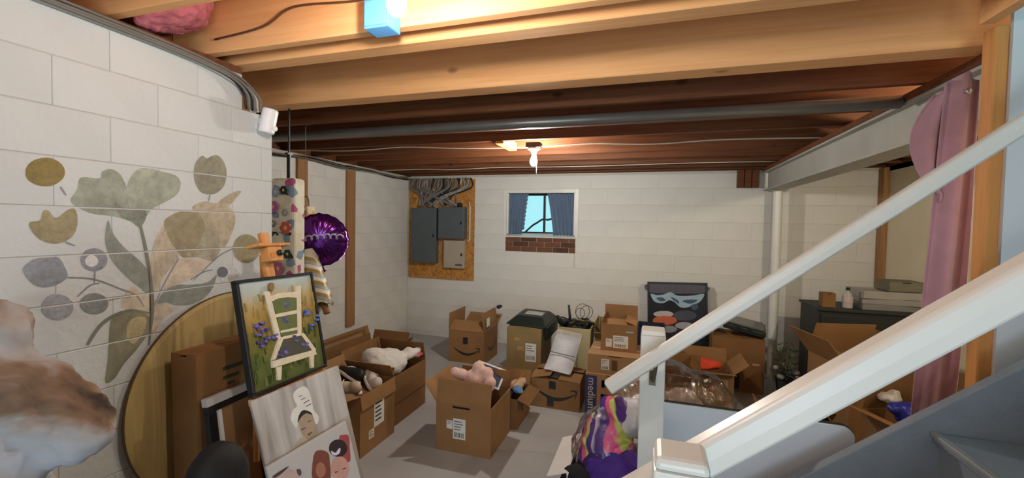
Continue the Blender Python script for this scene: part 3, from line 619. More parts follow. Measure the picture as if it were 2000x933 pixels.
  ('44522a', 'sharp', [(0.098, -0.057), (0.1003, -0.057), (0.0971, -0.019)]),
  ('7c7a40', 'sharp', [(-0.014, -0.057), (-0.011, -0.057), (-0.0075, -0.019)]),
  ('9c8446', 'sharp', [(0.174, -0.003), (0.1773, -0.003), (0.1725, 0.021)]),
  ('6b7238', 'sharp', [(-0.108, -0.2), (-0.1061, -0.2), (-0.1049, -0.143)]),
  ('6b7238', 'sharp', [(-0.04, -0.129), (-0.0377, -0.129), (-0.0387, -0.098)]),
  ('9c8446', 'sharp', [(0.098, 0.059), (0.1014, 0.059), (0.1029, 0.094)]),
  ('56642e', 'sharp', [(0.044, -0.068), (0.0473, -0.068), (0.0436, -0.042)]),
  ('6b7238', 'sharp', [(-0.15, -0.069), (-0.1481, -0.069), (-0.1436, -0.019)]),
  ('56642e', 'sharp', [(-0.008, -0.045), (-0.0067, -0.045), (-0.0133, -0.004)]),
  ('9c8446', 'sharp', [(-0.147, -0.0), (-0.1432, -0.0), (-0.1543, 0.045)]),
  ('7c7a40', 'sharp', [(0.041, -0.031), (0.0437, -0.031), (0.0438, 0.01)]),
  ('ad9250', 'sharp', [(0.178, 0.069), (0.1817, 0.069), (0.1812, 0.126)]),
  ('6b7238', 'sharp', [(0.111, -0.08), (0.1137, -0.08), (0.1109, -0.037)]),
  ('7c7a40', 'sharp', [(-0.079, -0.191), (-0.076, -0.191), (-0.0732, -0.14)]),
  ('9c8446', 'sharp', [(-0.071, 0.107), (-0.0682, 0.107), (-0.0783, 0.138)]),
  ('ad9250', 'sharp', [(0.063, 0.116), (0.0661, 0.116), (0.0683, 0.172)]),
  ('7c7a40', 'sharp', [(-0.006, -0.17), (-0.0039, -0.17), (-0.0017, -0.145)]),
  ('44522a', 'sharp', [(-0.039, -0.199), (-0.0375, -0.199), (-0.037, -0.163)]),
  ('8a7a3c', 'sharp', [(0.152, 0.002), (0.1535, 0.002), (0.1548, 0.038)]),
  ('56642e', 'sharp', [(-0.093, -0.167), (-0.0894, -0.167), (-0.0881, -0.135)]),
  ('56642e', 'sharp', [(0.147, -0.145), (0.1504, -0.145), (0.1426, -0.099)]),
  ('ad9250', 'sharp', [(0.026, 0.007), (0.0287, 0.007), (0.0244, 0.052)]),
  ('6b7238', 'sharp', [(-0.028, -0.026), (-0.0253, -0.026), (-0.0311, 0.031)]),
  ('44522a', 'sharp', [(-0.116, -0.19), (-0.1128, -0.19), (-0.1141, -0.165)]),
  ('56642e', 'sharp', [(-0.024, -0.092), (-0.021, -0.092), (-0.0272, -0.068)]),
  ('7c7a40', 'sharp', [(-0.162, -0.04), (-0.1584, -0.04), (-0.1652, 0.013)]),
  ('b59f66', 'sharp', [(0.054, 0.106), (0.057, 0.106), (0.0592, 0.135)]),
  ('6b7238', 'sharp', [(0.126, -0.199), (0.1275, -0.199), (0.1231, -0.153)]),
  ('44522a', 'sharp', [(0.043, -0.165), (0.0462, -0.165), (0.0479, -0.115)]),
  ('9c8446', 'sharp', [(0.079, 0.105), (0.0819, 0.105), (0.0863, 0.163)]),
  ('9c8446', 'sharp', [(-0.05, 0.069), (-0.0475, 0.069), (-0.0551, 0.097)]),
  ('8a7a3c', 'sharp', [(-0.094, 0.111), (-0.0925, 0.111), (-0.0863, 0.149)]),
  ('7c7a40', 'sharp', [(-0.136, -0.199), (-0.1335, -0.199), (-0.132, -0.164)]),
  ('8a7a3c', 'sharp', [(0.096, 0.038), (0.0979, 0.038), (0.0958, 0.07)]),
  ('56642e', 'sharp', [(0.093, -0.136), (0.0947, -0.136), (0.0993, -0.102)]),
  ('56642e', 'sharp', [(0.028, -0.102), (0.0316, -0.102), (0.0283, -0.069)]),
  ('9c8446', 'sharp', [(-0.103, 0.125), (-0.1002, 0.125), (-0.1091, 0.156)]),
  ('44522a', 'sharp', [(0.02, -0.057), (0.0233, -0.057), (0.0254, -0.03)]),
  ('6b7238', 'sharp', [(-0.151, -0.083), (-0.1495, -0.083), (-0.1468, -0.03)]),
  ('56642e', 'sharp', [(0.115, -0.193), (0.1188, -0.193), (0.1208, -0.15)]),
  ('56642e', 'sharp', [(-0.165, -0.128), (-0.1627, -0.128), (-0.1658, -0.069)]),
  ('ad9250', 'sharp', [(0.169, -0.003), (0.1714, -0.003), (0.1611, 0.051)]),
  ('9c8446', 'sharp', [(-0.04, 0.057), (-0.0367, 0.057), (-0.0333, 0.094)]),
  ('7c7a40', 'sharp', [(-0.105, -0.061), (-0.1017, -0.061), (-0.1001, -0.012)]),
  ('44522a', 'sharp', [(0.154, -0.075), (0.1571, -0.075), (0.16, -0.015)]),
  ('7c7a40', 'sharp', [(-0.073, -0.137), (-0.0712, -0.137), (-0.075, -0.084)]),
  ('56642e', 'sharp', [(-0.029, -0.111), (-0.0269, -0.111), (-0.0264, -0.072)]),
  ('4a4a3c', 'poly', [(-0.028, -0.042), (0.065, -0.046), (0.113, -0.124), (-0.08, -0.113)]),
  ('5f6b3a', 'poly', [(-0.049, 0.124), (0.03, 0.121), (0.081, 0.111), (0.06, -0.03), (-0.036, -0.026), (-0.041, 0.055)]),
  ('d9cdb4', 'sharp', [(-0.086, 0.163), (-0.059, 0.162), (-0.038, -0.037), (-0.059, -0.037)]),
  ('d9cdb4', 'sharp', [(0.086, 0.165), (0.113, 0.165), (0.074, -0.039), (0.05, -0.039)]),
  ('d9cdb4', 'sharp', [(-0.074, 0.136), (-0.016, 0.148), (0.088, 0.141), (0.086, 0.113), (0.03, 0.124), (-0.021, 0.126), (-0.061, 0.117)]),
  ('d9cdb4', 'sharp', [(-0.053, 0.065), (0.079, 0.063), (0.078, 0.048), (-0.053, 0.051)]),
  ('d9cdb4', 'sharp', [(-0.036, -0.006), (0.068, -0.01), (0.067, -0.022), (-0.037, -0.015)]),
  ('d9cdb4', 'sharp', [(-0.04, -0.031), (0.071, -0.037), (0.07, -0.049), (-0.039, -0.042)]),
  ('d9cdb4', 'sharp', [(-0.049, -0.037), (-0.028, -0.042), (-0.08, -0.11), (-0.097, -0.111)]),
  ('d9cdb4', 'sharp', [(0.066, -0.04), (0.086, -0.041), (0.142, -0.128), (0.123, -0.135)]),
  ('d9cdb4', 'sharp', [(-0.097, -0.113), (0.138, -0.127), (0.141, -0.15), (-0.099, -0.14)]),
  ('d9cdb4', 'sharp', [(-0.083, -0.142), (-0.056, -0.145), (-0.069, -0.196), (-0.083, -0.194)]),
  ('d9cdb4', 'sharp', [(0.1, -0.145), (0.125, -0.145), (0.113, -0.2), (0.098, -0.199)]),
  ('5a4a9a', 'poly', [(0.038, 0.092), (0.033, 0.089), (0.024, 0.09), (0.017, 0.094), (0.018, 0.098), (0.026, 0.099), (0.035, 0.097)]),
  ('6f63b0', 'poly', [(0.022, 0.097), (0.017, 0.095), (0.008, 0.095), (0.001, 0.099), (0.002, 0.102), (0.009, 0.103), (0.018, 0.101)]),
  ('5a4a9a', 'poly', [(0.021, 0.083), (0.017, 0.079), (0.009, 0.08), (0.004, 0.083), (0.005, 0.088), (0.011, 0.089), (0.018, 0.087)]),
  ('4b3f86', 'poly', [(-0.103, 0.037), (-0.107, 0.033), (-0.114, 0.034), (-0.119, 0.038), (-0.118, 0.043), (-0.112, 0.044), (-0.105, 0.042)]),
  ('6f63b0', 'poly', [(-0.109, 0.041), (-0.112, 0.039), (-0.12, 0.04), (-0.126, 0.043), (-0.125, 0.046), (-0.119, 0.047), (-0.111, 0.044)]),
  ('6f63b0', 'poly', [(-0.12, 0.028), (-0.124, 0.026), (-0.132, 0.027), (-0.138, 0.03), (-0.137, 0.033), (-0.131, 0.034), (-0.123, 0.032)]),
  ('6f63b0', 'poly', [(-0.122, -0.046), (-0.126, -0.05), (-0.133, -0.049), (-0.138, -0.045), (-0.138, -0.04), (-0.131, -0.038), (-0.124, -0.041)]),
  ('4b3f86', 'poly', [(-0.12, -0.041), (-0.124, -0.043), (-0.132, -0.042), (-0.138, -0.038), (-0.138, -0.035), (-0.131, -0.035), (-0.123, -0.037)]),
  ('4b3f86', 'poly', [(-0.139, -0.028), (-0.142, -0.032), (-0.147, -0.032), (-0.15, -0.028), (-0.149, -0.023), (-0.145, -0.021), (-0.14, -0.023)]),
  ('4b3f86', 'poly', [(-0.056, -0.034), (-0.06, -0.038), (-0.066, -0.037), (-0.071, -0.033), (-0.07, -0.029), (-0.064, -0.027), (-0.058, -0.029)]),
  ('6f63b0', 'poly', [(-0.067, -0.026), (-0.071, -0.03), (-0.078, -0.029), (-0.083, -0.025), (-0.082, -0.02), (-0.076, -0.019), (-0.069, -0.021)]),
  ('6f63b0', 'poly', [(-0.05, -0.019), (-0.053, -0.022), (-0.059, -0.022), (-0.063, -0.018), (-0.062, -0.014), (-0.057, -0.012), (-0.051, -0.015)]),
  ('6f63b0', 'poly', [(-0.014, -0.101), (-0.019, -0.105), (-0.029, -0.103), (-0.035, -0.098), (-0.034, -0.093), (-0.026, -0.092), (-0.017, -0.096)]),
  ('6f63b0', 'poly', [(-0.017, -0.096), (-0.021, -0.1), (-0.029, -0.099), (-0.035, -0.094), (-0.034, -0.089), (-0.027, -0.088), (-0.02, -0.091)]),
  ('4b3f86', 'poly', [(-0.008, -0.086), (-0.013, -0.09), (-0.022, -0.089), (-0.028, -0.084), (-0.027, -0.079), (-0.019, -0.077), (-0.011, -0.081)]),
  ('5a4a9a', 'poly', [(0.005, 0.041), (0.0, 0.039), (-0.009, 0.04), (-0.016, 0.043), (-0.015, 0.046), (-0.008, 0.046), (0.001, 0.044)]),
  ('4b3f86', 'poly', [(0.01, 0.023), (0.007, 0.019), (0.002, 0.019), (-0.002, 0.023), (-0.001, 0.027), (0.004, 0.029), (0.009, 0.027)]),
  ('5a4a9a', 'poly', [(0.002, 0.03), (-0.002, 0.026), (-0.01, 0.027), (-0.015, 0.031), (-0.014, 0.036), (-0.008, 0.038), (-0.0, 0.036)]),
  ('4b3f86', 'poly', [(0.045, -0.067), (0.042, -0.069), (0.035, -0.068), (0.03, -0.065), (0.031, -0.062), (0.037, -0.061), (0.043, -0.063)]),
  ('6f63b0', 'poly', [(0.05, -0.067), (0.045, -0.069), (0.035, -0.068), (0.028, -0.063), (0.029, -0.06), (0.037, -0.059), (0.047, -0.063)]),
  ('4b3f86', 'poly', [(0.041, -0.045), (0.036, -0.048), (0.027, -0.047), (0.02, -0.043), (0.021, -0.039), (0.029, -0.038), (0.038, -0.041)]),
  ('5a4a9a', 'poly', [(0.103, -0.091), (0.098, -0.094), (0.091, -0.093), (0.085, -0.089), (0.086, -0.085), (0.093, -0.084), (0.1, -0.086)]),
  ('6f63b0', 'poly', [(0.098, -0.097), (0.095, -0.101), (0.088, -0.101), (0.085, -0.096), (0.086, -0.091), (0.091, -0.088), (0.097, -0.091)]),
  ('6f63b0', 'poly', [(0.082, -0.092), (0.077, -0.095), (0.068, -0.094), (0.062, -0.089), (0.063, -0.084), (0.07, -0.083), (0.079, -0.086)]),
  ('4b3f86', 'poly', [(-0.089, 0.008), (-0.092, 0.006), (-0.099, 0.007), (-0.104, 0.009), (-0.104, 0.012), (-0.098, 0.013), (-0.092, 0.011)]),
  ('4b3f86', 'poly', [(-0.089, 0.012), (-0.092, 0.009), (-0.098, 0.009), (-0.103, 0.013), (-0.102, 0.017), (-0.097, 0.018), (-0.091, 0.016)]),
  ('5a4a9a', 'poly', [(-0.115, 0.011), (-0.119, 0.008), (-0.125, 0.008), (-0.129, 0.012), (-0.129, 0.016), (-0.123, 0.018), (-0.117, 0.016)]),
  ('4b3f86', 'poly', [(-0.121, -0.002), (-0.125, -0.005), (-0.131, -0.005), (-0.136, -0.001), (-0.135, 0.003), (-0.13, 0.004), (-0.124, 0.002)]),
  ('6f63b0', 'poly', [(-0.137, -0.001), (-0.14, -0.003), (-0.147, -0.002), (-0.152, 0.001), (-0.152, 0.004), (-0.146, 0.005), (-0.139, 0.003)]),
  ('6f63b0', 'poly', [(-0.13, -0.002), (-0.133, -0.005), (-0.139, -0.004), (-0.143, -0.001), (-0.142, 0.002), (-0.138, 0.004), (-0.132, 0.002)]),
  ('6f63b0', 'poly', [(-0.106, -0.032), (-0.109, -0.036), (-0.114, -0.036), (-0.117, -0.032), (-0.116, -0.027), (-0.112, -0.025), (-0.108, -0.027)]),
  ('6f63b0', 'poly', [(-0.09, -0.023), (-0.094, -0.026), (-0.101, -0.025), (-0.105, -0.022), (-0.104, -0.017), (-0.099, -0.016), (-0.092, -0.018)]),
  ('4b3f86', 'poly', [(-0.103, -0.021), (-0.107, -0.024), (-0.113, -0.024), (-0.117, -0.02), (-0.117, -0.016), (-0.111, -0.014), (-0.105, -0.016)]),
  ('5a4a9a', 'poly', [(-0.039, -0.108), (-0.043, -0.11), (-0.051, -0.109), (-0.057, -0.105), (-0.056, -0.102), (-0.05, -0.101), (-0.042, -0.104)]),
  ('5a4a9a', 'poly', [(-0.056, -0.099), (-0.059, -0.102), (-0.065, -0.101), (-0.069, -0.098), (-0.068, -0.094), (-0.063, -0.092), (-0.058, -0.095)]),
  ('4b3f86', 'poly', [(-0.048, -0.089), (-0.052, -0.091), (-0.059, -0.09), (-0.064, -0.086), (-0.063, -0.083), (-0.057, -0.082), (-0.051, -0.085)]),
  ('6f63b0', 'poly', [(-0.138, 0.034), (-0.142, 0.031), (-0.149, 0.031), (-0.155, 0.035), (-0.154, 0.039), (-0.148, 0.04), (-0.141, 0.038)]),
  ('6f63b0', 'poly', [(-0.136, 0.036), (-0.139, 0.032), (-0.144, 0.033), (-0.148, 0.036), (-0.147, 0.041), (-0.142, 0.043), (-0.137, 0.04)]),
  ('4b3f86', 'poly', [(-0.134, 0.026), (-0.137, 0.023), (-0.143, 0.023), (-0.146, 0.026), (-0.146, 0.03), (-0.141, 0.032), (-0.136, 0.03)]),
  ('5a78b8', 'poly', [(0.128, 0.05), (0.125, 0.046), (0.119, 0.046), (0.115, 0.049), (0.116, 0.054), (0.121, 0.057), (0.127, 0.055)]),
  ('4f66a8', 'poly', [(0.117, 0.033), (0.113, 0.031), (0.105, 0.032), (0.098, 0.035), (0.099, 0.038), (0.106, 0.039), (0.114, 0.037)]),
  ('4f66a8', 'poly', [(0.126, 0.039), (0.122, 0.036), (0.114, 0.037), (0.109, 0.04), (0.109, 0.044), (0.116, 0.045), (0.123, 0.043)]),
  ('4f66a8', 'poly', [(0.189, -0.002), (0.184, -0.006), (0.174, -0.005), (0.167, -0.001), (0.168, 0.004), (0.177, 0.006), (0.186, 0.003)]),
  ('5a78b8', 'poly', [(0.191, 0.016), (0.186, 0.013), (0.176, 0.013), (0.169, 0.018), (0.17, 0.022), (0.178, 0.024), (0.187, 0.021)]),
  ('5a78b8', 'poly', [(0.188, -0.003), (0.183, -0.005), (0.175, -0.004), (0.169, -0.001), (0.17, 0.002), (0.176, 0.003), (0.185, 0.001)]),
  ('5a78b8', 'poly', [(0.153, -0.02), (0.148, -0.023), (0.14, -0.022), (0.134, -0.019), (0.135, -0.014), (0.142, -0.013), (0.15, -0.016)]),
  ('4f66a8', 'poly', [(0.144, -0.032), (0.14, -0.035), (0.134, -0.034), (0.13, -0.031), (0.131, -0.028), (0.136, -0.027), (0.142, -0.029)]),
  ('4f66a8', 'poly', [(0.171, -0.018), (0.167, -0.021), (0.16, -0.02), (0.156, -0.017), (0.156, -0.014), (0.162, -0.013), (0.168, -0.015)]),
  ('5a78b8', 'poly', [(0.136, 0.034), (0.131, 0.031), (0.122, 0.031), (0.115, 0.036), (0.116, 0.04), (0.124, 0.042), (0.133, 0.039)]),
  ('5a78b8', 'poly', [(0.144, 0.038), (0.14, 0.034), (0.132, 0.034), (0.127, 0.038), (0.128, 0.043), (0.135, 0.045), (0.142, 0.043)]),
  ('5a78b8', 'poly', [(0.138, 0.04), (0.134, 0.037), (0.126, 0.037), (0.121, 0.041), (0.122, 0.045), (0.128, 0.046), (0.135, 0.044)]),
  ('8a6a44', 'poly', [(-0.036, 0.176), (-0.04, 0.167), (-0.047, 0.161), (-0.053, 0.162), (-0.058, 0.169), (-0.058, 0.179), (-0.054, 0.189), (-0.047, 0.194), (-0.041, 0.193), (-0.036, 0.187)]),
]
C1_RECT = [-1.2666, 1.3734, 0.7954, -0.2156, -0.1117, 1.2888, 0.3588, 0.3856]
C1_ART = [
  ('b0a38f', 'poly', [(-0.091, -0.046), (-0.055, -0.021), (-0.028, -0.014), (0.004, -0.039), (0.029, -0.028), (0.071, -0.039), (0.095, -0.059), (0.021, -0.06), (-0.053, -0.078)]),
  ('dcdad4', 'poly', [(-0.023, 0.163), (0.01, 0.17), (0.028, 0.157), (0.035, 0.117), (0.034, 0.065), (0.048, 0.031), (0.036, 0.005), (0.028, 0.015), (0.025, 0.048), (-0.0, 0.08), (-0.024, 0.071), (-0.039, 0.037), (-0.048, 0.032), (-0.059, 0.072), (-0.043, 0.1), (-0.025, 0.107), (-0.031, 0.141)]),
  ('a8937d', 'poly', [(-0.031, 0.049), (-0.014, 0.066), (0.012, 0.062), (0.026, 0.031), (0.023, -0.015), (0.01, -0.034), (-0.012, -0.036), (-0.03, -0.003)]),
  ('2e2723', 'poly', [(-0.037, 0.046), (-0.028, 0.068), (-0.013, 0.081), (-0.0, 0.079), (0.018, 0.064), (0.025, 0.048), (0.002, 0.065), (-0.021, 0.059)]),
  ('5a524a', 'sharp', [(-0.031, 0.016), (-0.013, 0.016), (-0.012, 0.012), (-0.03, 0.011)]),
  ('5a524a', 'sharp', [(0.001, 0.032), (0.016, 0.032), (0.016, 0.028), (0.001, 0.028)]),
  ('5a524a', 'sharp', [(-0.011, -0.013), (0.008, -0.012), (0.008, -0.017), (-0.008, -0.021)]),
  ('5a524a', 'sharp', [(-0.013, 0.14), (0.003, 0.139), (0.003, 0.136), (-0.012, 0.138)]),
  ('5a524a', 'sharp', [(-0.006, 0.124), (0.013, 0.126), (0.014, 0.123), (-0.006, 0.121)]),
  ('5a524a', 'sharp', [(0.001, 0.108), (0.026, 0.11), (0.026, 0.107), (0.001, 0.105)]),
  ('5a524a', 'sharp', [(0.008, 0.092), (0.03, 0.093), (0.03, 0.09), (0.009, 0.089)]),
]
C2_RECT = [-1.1948, 1.3521, 0.6068, -0.194, -0.1585, 1.2812, 0.3268, 0.3289]
C2_ART = [
  ('7a4636', 'poly', [(0.003, 0.109), (0.029, 0.117), (0.058, 0.089), (0.057, 0.055), (0.036, -0.018), (-0.023, 0.022)]),
  ('a8705c', 'poly', [(0.033, 0.033), (0.028, 0.022), (0.02, 0.016), (0.012, 0.015), (0.004, 0.02), (-0.002, 0.03), (-0.004, 0.042), (-0.003, 0.055), (0.002, 0.066), (0.01, 0.072), (0.018, 0.073), (0.026, 0.068), (0.032, 0.058), (0.034, 0.046)]),
  ('a04a4a', 'poly', [(0.119, 0.121), (0.141, 0.117), (0.158, 0.101), (0.149, 0.054), (0.137, 0.005), (0.108, 0.023), (0.112, 0.076)]),
  ('33252a', 'poly', [(0.139, 0.059), (0.133, 0.049), (0.122, 0.043), (0.108, 0.043), (0.094, 0.049), (0.081, 0.06), (0.071, 0.074), (0.066, 0.089), (0.067, 0.102), (0.073, 0.113), (0.083, 0.118), (0.097, 0.119), (0.112, 0.113), (0.125, 0.103), (0.135, 0.089), (0.14, 0.073)]),
  ('c3958a', 'poly', [(0.124, -0.021), (0.118, -0.034), (0.108, -0.044), (0.095, -0.047), (0.082, -0.045), (0.07, -0.036), (0.06, -0.024), (0.053, -0.008), (0.051, 0.009), (0.053, 0.025), (0.059, 0.039), (0.069, 0.048), (0.081, 0.052), (0.094, 0.05), (0.107, 0.042), (0.117, 0.03), (0.124, 0.014), (0.126, -0.004)]),
  ('d8cfe0', 'poly', [(0.073, 0.088), (0.087, 0.071), (0.103, 0.078), (0.111, 0.076), (0.104, 0.061), (0.087, 0.06), (0.073, 0.072)]),
  ('4a3030', 'sharp', [(0.065, 0.004), (0.078, -0.001), (0.078, -0.005), (0.065, -0.001)]),
  ('4a3030', 'sharp', [(0.098, -0.004), (0.112, -0.008), (0.112, -0.012), (0.098, -0.008)]),
  ('b9a49c', 'poly', [(-0.068, 0.066), (-0.074, 0.057), (-0.085, 0.053), (-0.1, 0.055), (-0.115, 0.063), (-0.129, 0.075), (-0.14, 0.089), (-0.145, 0.104), (-0.145, 0.117), (-0.14, 0.127), (-0.129, 0.131), (-0.115, 0.129), (-0.1, 0.122), (-0.085, 0.11), (-0.074, 0.095), (-0.068, 0.08)]),
  ('4a3a40', 'poly', [(-0.153, 0.124), (-0.131, 0.128), (-0.091, 0.127), (-0.11, 0.119), (-0.139, 0.115)]),
  ('5a4a4c', 'poly', [(-0.069, 0.098), (-0.056, 0.092), (-0.056, 0.074), (-0.066, 0.073)]),
]
POSTER_RECT = [0.3188, 5.4173, 0.57, -0.1004, -0.0314, 0.0073, 0.6634, 0.8161]
POSTER_ART = [
  ('56525e', 'poly', [(-0.311, 0.391), (0.303, 0.379), (0.302, 0.296), (0.008, 0.277), (-0.312, 0.283)]),
  ('98b0c2', 'poly', [(-0.296, 0.267), (-0.231, 0.252), (-0.151, 0.26), (-0.071, 0.291), (-0.008, 0.256), (0.086, 0.251), (0.194, 0.263), (0.294, 0.283), (0.27, 0.217), (0.224, 0.174), (0.162, 0.147), (0.116, 0.12), (0.038, 0.117), (-0.024, 0.173), (-0.087, 0.195), (-0.151, 0.159), (-0.232, 0.164), (-0.272, 0.197)]),
  ('40566a', 'poly', [(-0.231, 0.215), (-0.167, 0.226), (-0.127, 0.194), (-0.183, 0.18)]),
  ('40566a', 'poly', [(-0.071, 0.238), (0.007, 0.199), (0.023, 0.158), (-0.04, 0.197)]),
  ('40566a', 'poly', [(0.054, 0.192), (0.147, 0.212), (0.224, 0.207), (0.147, 0.163)]),
  ('40566a', 'poly', [(0.147, 0.138), (0.208, 0.165), (0.231, 0.125), (0.185, 0.09)]),
  ('b8b4b6', 'poly', [(-0.041, 0.035), (-0.047, 0.024), (-0.062, 0.013), (-0.087, 0.004), (-0.118, -0.003), (-0.152, -0.007), (-0.187, -0.006), (-0.218, -0.003), (-0.243, 0.004), (-0.259, 0.014), (-0.265, 0.025), (-0.259, 0.037), (-0.243, 0.048), (-0.218, 0.057), (-0.187, 0.064), (-0.152, 0.067), (-0.117, 0.067), (-0.087, 0.063), (-0.062, 0.056), (-0.047, 0.046)]),
  ('454a58', 'poly', [(0.21, 0.031), (0.204, 0.012), (0.186, -0.005), (0.158, -0.019), (0.122, -0.03), (0.083, -0.034), (0.044, -0.034), (0.008, -0.027), (-0.02, -0.015), (-0.038, 0.001), (-0.045, 0.019), (-0.038, 0.037), (-0.02, 0.055), (0.009, 0.069), (0.045, 0.08), (0.084, 0.084), (0.123, 0.083), (0.159, 0.076), (0.186, 0.064), (0.204, 0.049)]),
  ('c26440', 'poly', [(-0.003, -0.036), (-0.009, -0.052), (-0.028, -0.068), (-0.058, -0.081), (-0.095, -0.091), (-0.137, -0.096), (-0.179, -0.095), (-0.217, -0.09), (-0.247, -0.08), (-0.266, -0.066), (-0.273, -0.049), (-0.266, -0.032), (-0.247, -0.016), (-0.216, -0.003), (-0.178, 0.006), (-0.136, 0.011), (-0.095, 0.01), (-0.057, 0.005), (-0.028, -0.006), (-0.009, -0.02)]),
  ('a8a4a8', 'poly', [(0.17, -0.086), (0.166, -0.098), (0.152, -0.11), (0.131, -0.12), (0.104, -0.127), (0.074, -0.13), (0.045, -0.13), (0.018, -0.126), (-0.004, -0.118), (-0.017, -0.108), (-0.022, -0.096), (-0.017, -0.084), (-0.003, -0.072), (0.018, -0.062), (0.045, -0.055), (0.075, -0.051), (0.105, -0.052), (0.131, -0.056), (0.152, -0.064), (0.166, -0.074)]),
  ('8d8d92', 'poly', [(-0.003, -0.138), (-0.008, -0.15), (-0.02, -0.162), (-0.039, -0.172), (-0.063, -0.179), (-0.09, -0.183), (-0.117, -0.182), (-0.141, -0.178), (-0.161, -0.17), (-0.173, -0.16), (-0.177, -0.148), (-0.173, -0.135), (-0.16, -0.123), (-0.141, -0.114), (-0.117, -0.107), (-0.09, -0.103), (-0.063, -0.104), (-0.039, -0.108), (-0.02, -0.116), (-0.008, -0.126)]),
  ('2c2f38', 'poly', [(0.264, -0.288), (0.259, -0.303), (0.243, -0.318), (0.22, -0.33), (0.19, -0.339), (0.157, -0.344), (0.124, -0.344), (0.094, -0.339), (0.07, -0.33), (0.055, -0.317), (0.05, -0.302), (0.055, -0.287), (0.071, -0.272), (0.095, -0.26), (0.125, -0.251), (0.158, -0.246), (0.191, -0.246), (0.221, -0.252), (0.244, -0.261), (0.259, -0.273)]),
  ('30333c', 'poly', [(-0.059, -0.277), (-0.066, -0.295), (-0.084, -0.313), (-0.112, -0.328), (-0.147, -0.339), (-0.186, -0.344), (-0.226, -0.344), (-0.262, -0.338), (-0.29, -0.327), (-0.308, -0.311), (-0.314, -0.293), (-0.308, -0.274), (-0.29, -0.256), (-0.261, -0.241), (-0.225, -0.23), (-0.186, -0.225), (-0.146, -0.225), (-0.111, -0.232), (-0.083, -0.243), (-0.065, -0.259)]),
]

# ------------------------------------------------------------------ lamps
def bulb_mat(name, col, strength):
    return mat(name, 'fff4e0', 0.4, var=0, emit=(col, strength))
PORC = mat('white porcelain', 'e2ddd2', 0.3, var=0.03)
BULBP = [(0.012, 0), (0.014, 0.012), (0.016, 0.028), (0.024, 0.046), (0.030, 0.064), (0.030, 0.078), (0.025, 0.094), (0.014, 0.104), (0.003, 0.108)]
def lamp(label, loc, d, box_m, bm, chain=False, box=(0.05, 0.05, 0.045), holder=0.05, size=1.0):
    t = thing('bare_bulb_lamp', label, 'lamp', loc, rot=d)
    if box_m: MB().box(-box[0], box[0], -box[1], box[1], -box[2], 0).build('junction_box', box_m, t, bevel=0.004)
    MB().lathe([(0.052 * size, 0), (0.054 * size, 0.008), (0.034 * size, 0.018), (0.025 * size, holder * 0.7), (0.020 * size, holder)], 20).build('socket', PORC, t, smooth=True)
    MB().lathe([(a * size, b * size) for a, b in BULBP], 20, Matrix.Translation((0, 0, holder))).build('bulb', bm, t, smooth=True)
    if chain: MB().tube([(0.02, 0, 0.03), (0.025, 0, 0.1), (0.025, 0, 0.21)], 0.0018, 6).build('pull_chain', PORC, t)
    return t
WARM = (1.0, 0.66, 0.34)
BLUEB = mat('blue plastic box', '5d9fd8', 0.5, var=0.04)
lamp('bare glowing bulb under the joist at the top edge of the picture', (-.652, 1.01, 2.2965), (R(180), 0, 0), None, bulb_mat('near bulb', (1.0, 0.93, 0.86), BULB_NEAR), holder=0.045, size=.85)
jb = thing('junction_box', 'blue plastic junction box on the joist left of the near bulb', 'junction box', (-.892, 1.334, 2.27))
child_at(MB().box(-.94, -.844, 1.258, 1.3345, 2.268, 2.363).build('box_body', BLUEB, bevel=.004), jb)
child_at(MB().box(-.934, -.850, 1.253, 1.258, 2.274, 2.357).build('cover', BLUEB, bevel=.002), jb)
child_at(MB().box(-.965, -.94, 1.328, 1.3345, 2.28, 2.35).build('mounting_tab', BLUEB), jb)
lamp('small bare bulb hanging from the far joists above the boxes', (-0.955, 3.55, 2.262), (R(180), 0, 0), mat('dark junction box', '3a3430', 0.6), bulb_mat('far bulb', (1.0, 0.94, 0.85), BULB_FAR), chain=True, box=(0.06, 0.05, 0.045), holder=0.04)
lamp('bare bulb over the far right storage bay', (1.85, 2.62, ZC - 0.005), (R(180), 0, 0), MATS['dark junction box'], bulb_mat('bay bulb', (1.0, 0.86, 0.62), 1100.0), box=(0.06, 0.05, 0.03))
lamp('added fill bulb on the ceiling behind the viewer', (0.0, -1.6, ZC - 0.005), (R(180), 0, 0), MATS['dark junction box'], bulb_mat('rear fill bulb', (1.0, 0.97, 0.93), BULB_REAR_FILL), box=(0.06, 0.05, 0.03))  # unseen bulb added to brighten the room from behind the camera

